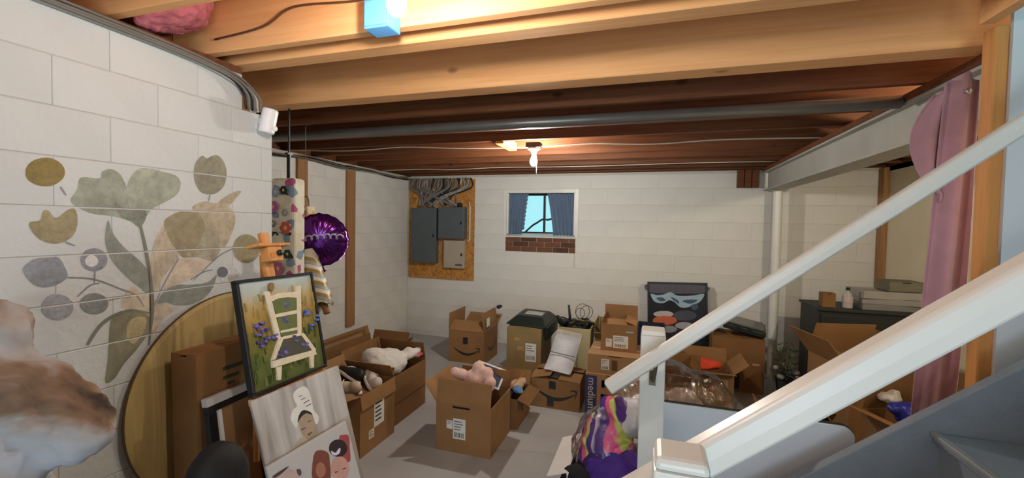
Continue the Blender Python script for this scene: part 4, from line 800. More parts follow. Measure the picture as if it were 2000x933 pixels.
# ------------------------------------------------------------------ mural on the left wall
mur = thing('flower_mural', 'soft grey and tan flower mural painted on the white block wall', 'mural', (XL + 0.001, 1.2, 1.0))
MCOL = {}
def mural_piece(i, name, col, kind, P):
    if kind == 'poly': L = [(q.x, q.y) for q in smooth_loop([(a, b, 0) for a, b in P], 4)]
    else:
        w = 0.0026 if kind == 'line3' else 0.0065
        S = smooth_path([(a, b, 0) for a, b in P], 5); A = []; B = []
        for k, q in enumerate(S):
            t = (S[min(k+1, len(S)-1)] - S[max(k-1, 0)]).normalized(); n = Vector((-t.y, t.x, 0)); ww = w * (0.55 + 0.45 * math.sin(math.pi * min(1, k / len(S) + .15)))
            A.append(q + n * ww); B.append(q - n * ww)
        L = [(q.x, q.y) for q in A + B[::-1]]
    L = [(min(a, YE - 0.002), b) for a, b in L]
    x = XL + 0.0006 + i * 0.00004
    bm = bmesh.new(); bm.faces.new([bm.verts.new((x, a, b)) for a, b in L])
    lay_ = bm.verts.layers.float.new('wash')
    if kind == 'poly':
        for v in bm.verts: v[lay_] = 0.0
        r_ = bmesh.ops.inset_region(bm, faces=bm.faces[:], thickness=0.0055, use_even_offset=False, use_boundary=True)
        ring = set(r_['faces'])
        for f in bm.faces:
            if f not in ring:
                for v in f.verts: v[lay_] = 1.0
    else:
        for v in bm.verts: v[lay_] = 0.85
    bmesh.ops.triangulate(bm, faces=bm.faces)
    # the paint stops at the block joints
    for n in range(-8, 4):
        zj = OL + n * CL
        for z_ in (zj - 0.003, zj + 0.003): bmesh.ops.bisect_plane(bm, geom=bm.verts[:] + bm.edges[:] + bm.faces[:], plane_co=(0, 0, z_), plane_no=(0, 0, 1))
        bmesh.ops.delete(bm, geom=[f for f in bm.faces if abs(f.calc_center_median().z - zj) < 0.003], context='FACES')
    for f in bm.faces:
        if f.normal.x < 0: f.normal_flip()
    me = bpy.data.meshes.new(name); bm.to_mesh(me); bm.free()
    if col not in MCOL:
        MCOL[col] = mm = mat('mural paint ' + col, col, 0.85, var=0.16, scale=16, spec=0.2); nt = mm.node_tree
        at = nt.nodes.new('ShaderNodeAttribute'); at.attribute_name = 'wash'; nz_ = nt.nodes.new('ShaderNodeTexNoise'); nz_.inputs['Scale'].default_value = 9
        mu = nt.nodes.new('ShaderNodeMath'); mu.operation = 'MULTIPLY'; mr = nt.nodes.new('ShaderNodeMapRange'); mr.inputs[1].default_value = .3; mr.inputs[2].default_value = .6; mr.inputs[3].default_value = .72; mr.inputs[4].default_value = 1.0
        nt.links.new(nz_.outputs['Fac'], mr.inputs[0]); nt.links.new(at.outputs['Fac'], mu.inputs[0]); nt.links.new(mr.outputs[0], mu.inputs[1]); nt.links.new(mu.outputs[0], nt.nodes['Principled BSDF'].inputs['Alpha'])
    me.materials.append(MCOL[col]); o = bpy.data.objects.new(name, me); COL.objects.link(o); child_at(o, mur)
for i, (nm, col, kind, P) in enumerate(MURAL): mural_piece(i, nm, col, kind, P)

# ------------------------------------------------------------------ cables, sensor, insulation, pipe
CW = mat('white cable', 'c9c4b6', 0.5, var=0.05); CK = mat('black cable', '1c1a19', 0.5, var=0.1); CG = mat('grey cable', '6f6a63', 0.6, var=0.1)
cb = thing('cable_bundle', 'bundle of white and black cables clipped along the mural wall top', 'cables', (XL + 0.03, 0.6, 2.28))
for k in range(9):
    m_ = (CW, CK, CG, CW, CK, CG, CK, CW, CG)[k]; ox = 0.006 + 0.010 * (k % 3); oz = 0.011 * (k // 3) + random.uniform(-.004, .004); r_ = random.uniform(0.0045, 0.0062)
    o2 = 0.010 * k
    P = [(XL + ox + .004, -0.6, 2.262 + oz), (XL + ox + .004, 0.1, 2.268 + oz), (XL + ox + .008, 0.5, 2.258 + oz + .004 * math.sin(k)), (XL + ox + .006, 0.95, 2.256 + oz), (XL + ox + .006, 1.25, 2.248 + oz), (XL + ox + .006, 1.415 + o2 * .5, 2.225 + oz * .8), (XL + ox + .003, 1.478 + o2, 2.18), (XL + ox, 1.492 + o2, 2.13), (XL - 0.004 + ox, 1.50 + o2, 2.118)]
    if m_ is CW and k != 7: P = P[:6] + [(XL + ox + .01, 1.50 + o2, 2.19), (XL + ox, 1.535 + o2 * .6, 2.125), (XL + ox - .01, 1.55 + o2 * .6, 2.118)]
    child_at(MB().tube(smooth_path(P, 5), r_, 8).build('cable', m_, smooth=True), cb)
cb2 = thing('cable_run', 'tangled dark cables along the top of the far left wall', 'cables', (XR + 0.05, 3.6, 2.26))
for k in range(6):
    P = []
    for j in range(9):
        y = 1.75 + j * 0.47; P.append((XR + 0.03 + 0.02 * (k % 3) + random.uniform(-.01, .01), min(y, YB - 0.03), 2.262 - 0.018 * (k // 3) - (0.02 if j % 2 else 0.0) + random.uniform(-.012, .014)))
    child_at(MB().tube(smooth_path(P, 5), 0.006, 7).build('cable', (CW, CK, CG)[k % 3], smooth=True), cb2)
def wire(label, P, m_, r_=0.005):
    o = MB().tube(smooth_path(P, 6), r_, 7).build('ceiling_wire', m_, smooth=True); tag(o, label, 'wire'); return o
wire('thin pale wire sagging under the far joists left of the small bulb', [(-3.3, 3.30, 2.285), (-2.6, 3.33, 2.262), (-2.1, 3.38, 2.285), (-1.6, 3.45, 2.268), (-1.02, 3.55, 2.272)], CW)
wire('thin pale wire under the far joists right of the small bulb', [(-0.89, 3.55, 2.275), (-0.5, 3.57, 2.288), (0.0, 3.60, 2.270), (0.5, 3.62, 2.288), (1.14, 3.65, 2.28)], CW)
wire('dark wire stapled across the joist by the blue box', [(-1.70, 1.328, 2.345), (-1.45, 1.326, 2.365), (-1.30, 1.326, 2.42), (-1.02, 1.326, 2.405), (-0.95, 1.326, 2.43), (-0.94, 1.326, 2.50)], mat('brown wire', '5a3a26', 0.6), 0.004)
wire('pale wire below the last joists near the back wall', [(-3.3, 4.82, 2.28), (-2.7, 4.84, 2.286), (-2.3, 4.8, 2.27), (-1.7, 4.84, 2.286), (-0.8, 4.82, 2.275), (0.4, 4.84, 2.286), (1.14, 4.83, 2.28)], CW, 0.004)
pp = MB().tube([(-3.36, 2.66, 2.262), (1.16, 2.66, 2.262)], 0.033, 16).build('ceiling_pipe', mat('grey pipe', '6d6c68', 0.35, metal=0.4, var=0.1), smooth=True); tag(pp, 'long grey pipe running under the joists', 'pipe')
pp2 = MB()
se = thing('motion_sensor', 'white cylindrical security sensor on the corner of the mural wall', 'sensor', (XL + 0.05, 1.592, 2.08))
MB().lathe([(0.030, 0.055), (0.034, 0.05), (0.034, -0.05), (0.030, -0.058)][::-1], 20, Euler((R(-6), R(8), 0)).to_matrix().to_4x4()).build('body', mat('white sensor plastic', 'e6e6ea', 0.35, var=0.02), se, smooth=False, bevel=0.006)
MB().ell((0.022, 0.012, -0.035), (0.016, 0.012, 0.014), 10).build('lens', mat('sensor lens', 'f2f2f2', 0.1, var=0), se, smooth=True)
MB().box(-0.05, -0.02, -0.012, 0.012, -0.012, 0.012).build('wall_bracket', WHITE, se)
PINK = mat('pink insulation', 'c4707a', 0.95, var=0.25, scale=14, bump=0.8, bscale=30)
ins = blob('insulation_batt', [((-1.72, 1.18 + .03 * k, 2.36 + .045 * k), (.10 - .012 * k, .14 - .02 * k, .032), (R(18), R(-20), 0)) for k in range(3)], PINK, voxel=0.009, disp=0.025, dsize=0.03); tag(ins, 'pink fibreglass insulation tucked between joists above the mural wall', 'insulation')

# ------------------------------------------------------------------ electrical board on the back wall
OSB = ramp_mat('strand board', 'noise', [(0.3, '8a5a28'), (0.5, 'b27c3e'), (0.7, 'c08e50')], 16, distort=1.5, rough=0.8)
eb = thing('electrical_board', 'brown strand board carrying the grey breaker panels', 'board', (-2.84, YB - 0.02, 0.83))
child_at(MB().box(-3.345, -2.325, YB - 0.02, YB - 0.001, 0.832, 2.235).build('backboard', OSB), eb)
child_at(MB().tube([(-2.40, YB - 0.03, 1.92), (-2.385, YB - 0.03, 1.85), (-2.385, YB - 0.03, 1.40), (-2.42, YB - 0.03, 1.36)], 0.011, 8).build('conduit', CW, smooth=True), eb)
DUST = mat('dusty brown cable', '6b5f52', .8, var=.2)
FOIL = mat('dusty grey sheathing', '8d8b86', 0.5, var=0.4, scale=20)
for k in range(34):
    x = -3.31 + k * 0.028 + random.uniform(-.012, .012); xe = random.choice([-3.16, -3.1, -3.02, -2.94, -2.76, -2.66, -2.56]); z = 1.845 + random.uniform(0, .02)
    P = [(x, YB - 0.03, 2.25), (x + random.uniform(-.04, .04), YB - 0.035 - .01 * (k % 3), 2.12), ((x + xe) / 2, YB - 0.04 - .01 * (k % 3), 2.0), (xe + random.uniform(-.02, .02), YB - 0.045, z)]
    child_at(MB().tube(smooth_path(P, 5), random.uniform(.009, .017), 7).build('supply_cable', random.choice([CG, CG, CK, FOIL, FOIL, DUST]), smooth=True), eb)
ELG = mat('grey enamel', '525a5e', 0.45, var=0.05, spec=0.4)
def panelbox(label, x0, x1, z0, z1, m_, d=0.09):
    t = thing('breaker_panel', label, 'electrical panel', ((x0 + x1) / 2, YB - 0.02, z0))
    child_at(MB().box(x0, x1, YB - 0.02 - d, YB - 0.0205, z0, z1).build('enclosure', m_, bevel=0.004), t)
    child_at(MB().box(x0 + .012, x1 - .012, YB - 0.026 - d, YB - 0.02 - d, z0 + .015, z1 - .015).build('door', m_, bevel=0.003), t)
    child_at(MB().box(x1 - .05, x1 - .03, YB - 0.032 - d, YB - 0.026 - d, (z0 + z1) / 2 - .02, (z0 + z1) / 2 + .02).build('latch', BLACK), t)
    return t
panelbox('tall grey breaker panel on the left of the strand board', -3.25, -2.86, 1.06, 1.83, ELG)
panelbox('square grey breaker panel right of the tall one', -2.82, -2.43, 1.41, 1.845, ELG, 0.11)
p3 = panelbox('small beige control box below the square breaker panel', -2.755, -2.44, 1.0, 1.385, mat('beige enamel', 'a89c8a', 0.5, var=0.05), 0.06)
child_at(MB().box(-2.57, -2.47, YB - 0.088, YB - 0.086, 1.035, 1.06).build('sticker', mat('purple sticker', '54406a', 0.6)), p3)
kb = MB().lathe([(0.035, 0), (0.035, 0.04), (0.02, 0.06)], 14, Matrix.Translation((-2.52, YB - 0.07, 1.846))).build('cable_gland', BLACK, smooth=True); tag(kb, 'round black cable gland on top of the square panel', 'cable gland')

# ------------------------------------------------------------------ cardboard boxes
def carton(name, label, x0, x1, y0, y1, h, m_=None, z=0.0, rz=0.0, flaps=None, tape=None, tilt=None, cat='box', fl_len=None, inside=None):
    """flaps: dict side -> opening angle in degrees (0 shut flat, 90 upright, 180 laid outward, 260 hanging); None = shut with a seam"""
    m_ = m_ or CARD; w, d = x1 - x0, y1 - y0; t_ = 0.006
    t = thing(name, label, cat, ((x0 + x1) / 2, (y0 + y1) / 2, z), rot=tilt if tilt else (0, 0, R(rz)))
    a, b = w / 2, d / 2
    bd = MB(); bd.box(-a, a, -b, -b + t_, 0, h).box(-a, a, b - t_, b, 0, h).box(-a, -a + t_, -b + t_, b - t_, 0, h).box(a - t_, a, -b + t_, b - t_, 0, h).box(-a + t_, a - t_, -b + t_, b - t_, 0, t_)
    bd.build('body', m_, t)
    fd = fl_len or (min(w, d) / 2 - 0.003)
    spec = {'front': (Vector((0, -b, h)), 0, w), 'back': (Vector((0, b, h)), 180, w), 'left': (Vector((-a, 0, h)), -90, d), 'right': (Vector((a, 0, h)), 90, d)}
    if flaps is None:
        MB().box(-a, a, -b, -0.0015, h + t_ + .0005, h + 2 * t_).build('flap', m_, t)
        MB().box(-a, a, 0.0015, b, h + t_ + .0005, h + 2 * t_).build('flap', m_, t)
        MB().box(-a, -a + fd * .8, -b, b, h, h + t_).build('flap', m_, t); MB().box(a - fd * .8, a, -b, b, h, h + t_).build('flap', m_, t)
    else:
        for s_, an in flaps.items():
            o_, rot_, ln = spec[s_]
            if isinstance(an, tuple): an, fd_ = an
            else: fd_ = fd
            M = Matrix.Translation(o_) @ Matrix.Rotation(R(rot_), 4, 'Z') @ Matrix.Rotation(R(an), 4, 'X')
            # shut flap extends to +y (inward); opening turns it up and out
            ob = MB().box(-ln / 2 + .003, ln / 2 - .003, 0.001, fd_, 0, t_ * .8, M).build('flap', m_, t)
    if tape:
        MB().box(-a * .99 if d < w else -.026, a * .99 if d < w else .026, -.026 if d < w else -b * .99, .026 if d < w else b * .99, h + 2 * t_, h + 2 * t_ + .0007).build('tape', tape, t)
        MB().box(-.026 if d >= w else a, .026 if d >= w else a + .0007, -b - .0007 if d >= w else -.026, -b if d >= w else .026, h - .07, h + 2 * t_).build('tape', tape, t)
    return t
def front_label(t, b, x0, x1, z0, z1, lines=4, bars=True, name='shipping_label'):
    """paper label on the front face (y = -b)"""
    o = MB().box(x0, x1, -b - .0012, -b - .0001, z0, z1).build(name, PAPER, t)
    mb = MB(); W_, H_ = x1 - x0, z1 - z0
    for k in range(lines):
        zz = z1 - H_ * (.12 + .13 * k); mb.box(x0 + W_ * .1, x0 + W_ * random.uniform(.5, .85), -b - .0018, -b - .0011, zz - H_ * .035, zz)
    if bars:
        x = x0 + W_ * .12
        while x < x1 - W_ * .14:
            wd_ = random.uniform(.002, .006); mb.box(x, x + wd_, -b - .0018, -b - .0011, z0 + H_ * .08, z0 + H_ * .32); x += wd_ + random.uniform(.003, .006)
    mb.build('label_print', INK, o); return o
def side_label(t, a, y0, y1, z0, z1, M=None):
    o = MB().box(a + .0001, a + .0012, y0, y1, z0, z1).build('shipping_label', PAPER, t)
    mb = MB(); W_, H_ = y1 - y0, z1 - z0
    for k in range(5):
        zz = z1 - H_ * (.1 + .16 * k); mb.box(a + .0011, a + .0018, y0 + W_ * .1, y0 + W_ * random.uniform(.5, .9), zz - H_ * .06, zz)
    mb.build('label_print', INK, o); return o
def smile(t, M, w, m_=None):
    """curved arrow printed on a box face; M: local x,z facing -y"""
    U = []; Lo = []
    n = 18
    for k in range(n + 1):
        u = k / n; x = (u - .5) * w * .86; z = -.18 * w * math.sin(math.pi * (u * .92 + .02)) ; th = w * (.014 + .042 * math.sin(math.pi * u) ** .8)
        U.append((x, z + th * .5)); Lo.append((x, z - th * .9))
    mb = MB(); mb.prism(U + Lo[::-1], -.0008, 0, M)
    e = .43 * w
    mb.prism([(e - .10 * w, .045 * w), (e - .02 * w, .06 * w), (e + .05 * w, .05 * w), (e + .045 * w, -.03 * w), (e + .005 * w, -.13 * w), (e - .012 * w, -.125 * w), (e + .012 * w, -.03 * w), (e + .008 * w, .02 * w), (e - .04 * w, .028 * w), (e - .10 * w, .018 * w)], -.0009, 0, M)
    return mb.build('curved_arrow_print', m_ or TAPE_K, t)
def face(b): return Matrix.Translation((0, -b, 0))
def rface(a): return Matrix.Translation((a, 0, 0)) @ Matrix.Rotation(R(90), 4, 'Z')

# open box with curved arrow, back left
t = carton('open_carton', 'open cardboard box with arrow logo and tall upright flaps by the back wall', -2.235, -1.79, 4.62, 5.08, 0.37, CARD, flaps={'left': (88, .20), 'right': (80, .22), 'front': (38, .16), 'back': (150, .2)})
smile(t, face(.23) @ Matrix.Translation((0, 0, .17)), .36)
MB().box(-.04, .02, -.2312, -.2301, .22, .30).build('black_tape_patch', TAPE_K, t)
M = rface(.2225); smile(t, M @ Matrix.Translation((.02, 0, .19)), .34)
bk_ = MB().box(-.16, .17, -.19, .19, .20, .33).build('laptop_bag', BLACK, None, bevel=.02); bk_.parent = None; bk_.location = (-2.01, 4.86, 0); tag(bk_, 'black bag lying inside the open arrow-logo box', 'bag')
# flap sticker
MB().box(.2385, .2400, -.20, -.10, .43, .53).build('white_sticker', PAPER, t)
cpx = blob('dark_glove', [((0, 0, 0), (.03, .03, .025)), ((.01, .03, .005), (.03, .025, .02))], BLACK, voxel=.008, loc=(-1.76, 5.02, .605), disp=.01, dsize=.03); tag(cpx, 'small black cloth hung over the upright box flap', 'cloth')

# tall olive box with black tray on top
t = carton('tall_carton', 'tall olive-tan cardboard box with white label and black tray on top', -1.43, -1.055, 4.36, 4.86, 0.53, CARD_O, flaps={'front': (4, .1), 'back': (5, .2), 'left': 3, 'right': 3})
front_label(t, .25, .02, .135, .19, .38, 3, True)
MB().box(-.07, .0, -.2513, -.2501, .30, .34).build('small_sticker', TAPE, t); MB().box(-.10, -.05, -.2513, -.2501, .40, .43, Matrix.Rotation(0, 4, 'Y')).build('small_sticker', TAPE, t)
tr = thing('plastic_tray', 'black plastic tray with pale sticker on the tall olive box', 'tray', (-1.22, 4.62, .575), rot=(R(6), R(1), R(-4)))
mb = MB(); mb.add([(-.23,-.24,0),(.22,-.24,0),(.22,.22,0),(-.23,.22,0),(-.14,-.10,.07),(.15,-.10,.07),(.15,.16,.07),(-.14,.16,.07)], ((0,3,2,1),(4,5,6,7),(0,1,5,4),(1,2,6,5),(2,3,7,6),(3,0,4,7)))
mb.build('tray_body', mat('black green plastic', '1d2420', 0.4, var=0.1), tr, bevel=.012)
MB().box(-.08, .12, -.04, .08, .0705, .072).build('pale_sticker', mat('grey sticker', 'a9a9a0', .6), tr)
MB().box(.205, .235, -.2, .2, -.14, .0).build('tray_lip', MATS['black green plastic'], tr, bevel=.006)

# front open box with pink plush
t = carton('open_carton', 'open cardboard box with white shipping label nearest on the floor, plush toy inside', -1.432, -1.013, 2.77, 3.20, 0.345, CARD, rz=0, flaps={'front': (82, .165), 'back': (96, .13), 'left': (125, .16), 'right': (128, .17)})
front_label(t, .215, -.075, .02, .10, .245, 4, True); front_label(t, .215, -.125, -.080, .165, .225, 3, False)
MB().box(-.08, .05, -.2165, -.2151, .318, .332).build('hand_slot', mat('slot shadow black', '1a1310', .9), t)
PLUSH = mat('pale pink plush', 'd9b0a4', .95, var=.08, scale=40, bump=.5, bscale=120, sheen=.4)
plu = blob('plush_toy', [((.02, 0, .05), (.095, .085, .10)), ((-.09, -.02, .105), (.062, .045, .042)), ((-.13, -.03, .12), (.036, .034, .036)), ((.10, .0, .11), (.055, .05, .07), (0, .5, 0)), ((.13, -.03, .05), (.05, .05, .075), (0, .7, 0)), ((.04, .01, .15), (.05, .05, .06)), ((.0, .0, -.06), (.12, .12, .10))], PLUSH, voxel=.010, loc=(-1.225, 2.95, .40), disp=.008, dsize=.05); tag(plu, 'pale pink plush toy lying in the nearest open box', 'plush toy')
fr = thing('navy_notebook', 'navy blue notebook with white border standing behind the plush toy', 'notebook', (-1.20, 3.12, .37), rot=(R(-48), R(16), R(8)))
MB().box(-.12, .12, -.008, .008, 0, .18).build('cover', mat('white card border', 'd6d6d8', .5), fr, bevel=.004)
MB().box(-.104, .104, -.0095, -.008, .016, .164).build('navy_panel', mat('navy print', '28344e', .5), fr); MB().box(.0, .03, -.0105, -.0095, .10, .14).build('white_mark', PAPER, fr)
# box behind it
t = carton('open_carton', 'low dark cardboard box with odds and ends behind the nearest box', -1.33, -0.965, 3.24, 3.60, 0.24, CARD_D, flaps={'right': (200, .1), 'back': (120, .12)})
MB().box(.183, .1842, -.06, -.03, .10, .19).build('hand_slot', MATS['slot shadow black'], t)
jn = blob('baseball_hat', [((0, 0, 0), (.045, .045, .03)), ((.03, -.02, -.01), (.03, .03, .015))], mat('blue cloth', '5c7ea8', .8), voxel=.008, loc=(-1.02, 3.42, .255)); tag(jn, 'small light blue cap in the low box behind the plush box', 'cap')
jn = blob('beige_cloth', [((0, 0, 0), (.06, .08, .04)), ((.04, .05, .02), (.035, .04, .03))], mat('beige cloth', 'b79a7c', .9), voxel=.01, loc=(-1.06, 3.52, .25), disp=.02, dsize=.05); tag(jn, 'crumpled beige cloth beside the light blue cap', 'cloth')
jn = blob('dark_cloth', [((0, 0, 0), (.12, .12, .06)), ((-.06, .02, .02), (.06, .08, .05))], mat('charcoal cloth', '2b2824', .95), voxel=.012, loc=(-1.17, 3.42, .19), disp=.03, dsize=.06); tag(jn, 'dark cloth filling the low box behind the plush box', 'cloth')

# closed box with curved arrow in the middle
t = carton('arrow_carton', 'closed cardboard box with curved arrow logo in the middle of the floor', -0.998, -0.548, 3.73, 4.13, 0.25, CARD, flaps={'front': (6, .19), 'back': (9, .19), 'left': (13, .19), 'right': 4})
smile(t, face(.2) @ Matrix.Translation((.01, 0, .165)), .40)
for z0, z1, x in ((.175, .245, -.02), (.02, .09, -.035)): MB().box(x - .03, x + .03, -.2018, -.2009, z0, z1).build('black_tape_patch', TAPE_K, t)
MB().box(-.05, .03, -.19, -.05, .275, .2765, Matrix.Rotation(R(0), 4, 'X')).build('black_tape_patch', TAPE_K, t)
# bubble mailer leaning on it
ml = thing('bubble_mailer', 'silver grey padded mailer lying on the arrow-logo box', 'mailer', (-0.775, 3.83, .30), rot=(R(-52), R(6), R(-4)))
n = 12; V = []; F = []; mb = MB()
for side in (-1, 1):
    for j in range(n + 1):
        for i in range(n + 1):
            u, v = i / n, j / n; bul = .028 * (math.sin(math.pi * u) * math.sin(math.pi * v)) ** .5
            V.append(((u - .5) * .25, side * bul + .018 * math.sin(v * 5), v * .40))
o2 = (n + 1) ** 2
for s_ in (0, o2):
    for j in range(n):
        for i in range(n): F.append((s_+j*(n+1)+i, s_+j*(n+1)+i+1, s_+(j+1)*(n+1)+i+1, s_+(j+1)*(n+1)+i))
mb.add(V, F).build('envelope', mat('silver mailer', 'b4b6ba', .35, var=.06, scale=20, bump=.4, bscale=60), ml, smooth=True)
MB().box(-.12, .12, -.031, -.0295, .17, .178).build('seam', mat('mailer seam', '3c3d40', .6), ml)
MB().box(-.125, .125, -.012, .006, .40, .46).build('clear_flap', mat('glossy clear flap', 'a8a49c', .15, var=.2, scale=40, spec=.8), ml)

# cream basket with black cables
t = thing('cream_basket', 'cream storage bin full of black cables by the back wall', 'bin', (-0.74, 4.68, 0))
mb = MB(); a0, b0, a1, b1, hh = .15, .15, .175, .18, .55
for (p, q) in (((-1, -1), (1, -1)), ((1, -1), (1, 1)), ((1, 1), (-1, 1)), ((-1, 1), (-1, -1))):
    mb.add([(p[0]*a0, p[1]*b0, 0), (q[0]*a0, q[1]*b0, 0), (q[0]*a1, q[1]*b1, hh), (p[0]*a1, p[1]*b1, hh), (p[0]*(a0-.01), p[1]*(b0-.01), .01), (q[0]*(a0-.01), q[1]*(b0-.01), .01), (q[0]*(a1-.01), q[1]*(b1-.01), hh), (p[0]*(a1-.01), p[1]*(b1-.01), hh)], ((0,1,2,3),(7,6,5,4),(3,2,6,7)))
CREAM = mat('cream plastic', 'b9ae86', .55, var=.06)
mb.box(-a0, a0, -b0, b0, 0, .008); mb.build('bin_body', CREAM, t)
MB().box(.03, .036, -.188, -.165, .1, .5).build('rib', CREAM, t); MB().box(-.09, -.084, -.186, -.165, .1, .5).build('rib', CREAM, t)
cbk = blob('cable_pile', [((0, 0, 0), (.14, .14, .07)), ((.08, .03, .03), (.09, .08, .05)), ((-.07, -.04, .03), (.06, .06, .05))], BLACK, voxel=.012, loc=(-.74, 4.67, .54), disp=.05, dsize=.04); tag(cbk, 'heap of black cords on top of the cream bin', 'cords')
cl2 = thing('coiled_cable', 'thin black cable loops standing out of the cream bin', 'cable', (-.70, 4.67, .60))
for k, (cx, cz, rr, ph) in enumerate(((.02, .10, .075, 0), (.06, .09, .065, .5), (-.01, .07, .05, -.5))):
    MB().tube([(cx + rr * math.cos(a) , .04 * math.sin(a + ph) + .02 * k, cz + rr * math.sin(a)) for a in [2 * math.pi * j / 24 for j in range(25)]], .003, 6).build('loop', CK, cl2, smooth=True)
for k in range(5):
    MB().tube(smooth_path([(-.10 + .03*k, -.12, .0), (-.04 + .05*k, -.17, .035 + .01*(k % 2)), (.06 + .03*k, -.16, .02), (.16, -.08 + .03*k, -.02), (.20, .02*k, -.10)]), .006, 7).build('loop', (CK, mat('olive cable', '8a8346', .5), CK, CG, MATS['olive cable'])[k], cl2, smooth=True)
wn = MB().tube([(-.80, 4.66, .52), (-.83, 4.67, .76)], [.018, .011], 10).build('dark_wand', BLACK, smooth=True); tag(wn, 'short black antenna rod sticking up from the cream bin', 'rod')
hd = blob('black_headset', [((0, 0, 0), (.06, .03, .05)), ((-.05, 0, .04), (.03, .02, .02), (0, .6, 0))], BLACK, voxel=.008, loc=(-.87, 4.56, .60)); tag(hd, 'rounded black gadget at the left rim of the cream bin', 'gadget')
cz = carton('open_carton', 'brown cardboard box half hidden right of the cream bin', -.53, -.20, 4.55, 4.95, .46, CARD_O, flaps={'left': (90, .16), 'front': (140, .12), 'right': (95, .14), 'back': (95, .14)})

# stack: moving box with blue side, shallow box, small box
NAVY = mat('navy box print', '2b3a66', .6, var=.05)
t = carton('moving_carton', 'cardboard moving box with blue side reading medium, bottom of its stack', -.487, -.02, 3.60, 4.02, .39, CARD_L, flaps=None)
MB().prism([(-.2335, .005), (-.185, .005), (-.138, .08), (-.138, .385), (-.2335, .385)], -.0008, 0, face(.21)).build('blue_print', NAVY, t)
def text_mesh(name, body, size, m_, parent, M, ext=.0006):
    cu = bpy.data.curves.new(name, 'FONT'); cu.body = body; cu.size = size; cu.extrude = ext; cu.align_x = 'CENTER'; cu.align_y = 'CENTER'
    tmp = bpy.data.objects.new(name, cu); COL.objects.link(tmp); bpy.context.view_layer.update()
    me = bpy.data.meshes.new_from_object(tmp.evaluated_get(bpy.context.evaluated_depsgraph_get())); bpy.data.objects.remove(tmp)
    me.transform(M); me.materials.clear(); me.materials.append(m_); ob = bpy.data.objects.new(name, me); COL.objects.link(ob); ob.parent = parent; return ob
# glyphs lie in x,y facing +z: stand them up facing -y, then turn them to read downward
text_mesh('box_lettering', 'medium', .088, mat('pale lettering', 'c9b9b6', .6), t, Matrix.Translation((-.182, -.2113, .225)) @ Matrix.Rotation(R(90), 4, 'Y') @ Matrix.Rotation(R(90), 4, 'X'))
for x0, z0, z1 in ((-.10, .29, .355), (-.105, .10, .24)): MB().box(x0, x0 + .02, -.2112, -.2101, z0, z1).box(x0, x0 + .08, -.2112, -.2101, z1 - .02, z1).build('black_mark', TAPE_K, t)
MB().box(-.10, -.03, -.2112, -.2101, .30, .345).build('black_mark', TAPE_K, t)
t = carton('shallow_carton', 'shallow cardboard box with barcode in the middle of the stack', -.475, -.03, 3.62, 4.04, .145, CARD_L, z=.4025, flaps=None, tape=TAPE)
front_label(t, .21, -.11, -.045, .035, .125, 3, True); MB().box(-.025, .02, -.2112, -.2101, .035, .12).build('black_print_frame', mat('dark brown print', '5a4028', .7), t)
t = carton('small_carton', 'small cardboard box with torn open flaps on top of the stack', -.385, -.09, 3.76, 4.06, .225, CARD, z=.560, flaps={'back': (86, .125), 'left': (70, .07), 'front': (12, .12), 'right': (20, .1)})
front_label(t, .15, -.045, .08, .03, .135, 3, True); front_label(t, .15, -.105, -.055, .035, .105, 3, False)
MB().box(.06, .12, -.1512, -.1501, .165, .18, Matrix.Rotation(R(-0), 4, 'Y')).build('blue_tape_scrap', mat('pale blue tape', '8fa6ad', .4), t)
# navy bin behind post
nb = thing('navy_bin', 'dark navy fabric bin behind the newel post', 'bin', (.03, 4.55, 0))
mb = MB()
NV = mat('navy fabric', '1e2638', .9, var=.15, scale=30)
mb.box(-.13, .13, -.15, .15, 0, .01).box(-.13, .13, -.15, -.14, .01, .64).box(-.13, .13, .14, .15, .01, .64).box(-.13, -.12, -.14, .14, .01, .64).box(.12, .13, -.14, .14, .01, .64); mb.build('bin_body', NV, nb)
MB().tube([(-.04, -.152, .5), (-.04, -.17, .53), (.04, -.17, .53), (.04, -.152, .5)], .008, 6).build('handle', NV, nb)

# boxes right of the post
t = carton('open_carton', 'open cardboard box with an orange cloth below the framed poster', .235, .735, 4.22, 4.64, .33, CARD, flaps={'front': (165, .14), 'left': (120, .15), 'right': (140, .15), 'back': (92, .12)})
MB().box(.12, .2, -.2112, -.2101, .2, .28).build('small_sticker', TAPE, t)
orc = blob('orange_cloth', [((0, 0, 0), (.19, .15, .05)), ((-.08, .02, .03), (.10, .08, .03)), ((.10, -.02, .015), (.10, .10, .04))], mat('orange red cloth', 'c23f22', .8, var=.1), voxel=.012, loc=(.46, 4.44, .335), disp=.035, dsize=.08); tag(orc, 'bright orange red cloth lying in the open box below the poster', 'cloth')
t = carton('open_carton', 'small crumpled cardboard box beside the newel post behind the clear bag', .13, .42, 3.72, 4.05, .40, CARD_D, rz=-8, flaps={'front': (150, .13), 'right': (60, .14), 'back': (96, .12), 'left': (110, .13)})
MB().box(.02, .10, -.1665, -.1651, .18, .33).build('black_tape_patch', TAPE_K, t)
t = carton('large_carton', 'large brown cardboard box with a black storage case on top', .63, 1.10, 4.76, 5.16, .53, CARD_D, rz=-3, flaps={'left': (80, .13), 'front': (5, .19), 'back': (6, .19), 'right': (4, .18)})
MB().box(-.10, .02, -.2018, -.2009, .03, .26).build('black_label', mat('black label', '171412', .6), t); MB().box(.13, .19, -.2018, -.2009, .28, .30).build('small_sticker', TAPE, t)
cs = thing('storage_case', 'black plastic storage case with clear lid on the large box', 'case', (.93, 4.94, .60), rot=(R(4), R(10), R(-10)))
MB().box(-.19, .19, -.17, .17, 0, .055).build('case_body', MATS['black green plastic'], cs, bevel=.012)
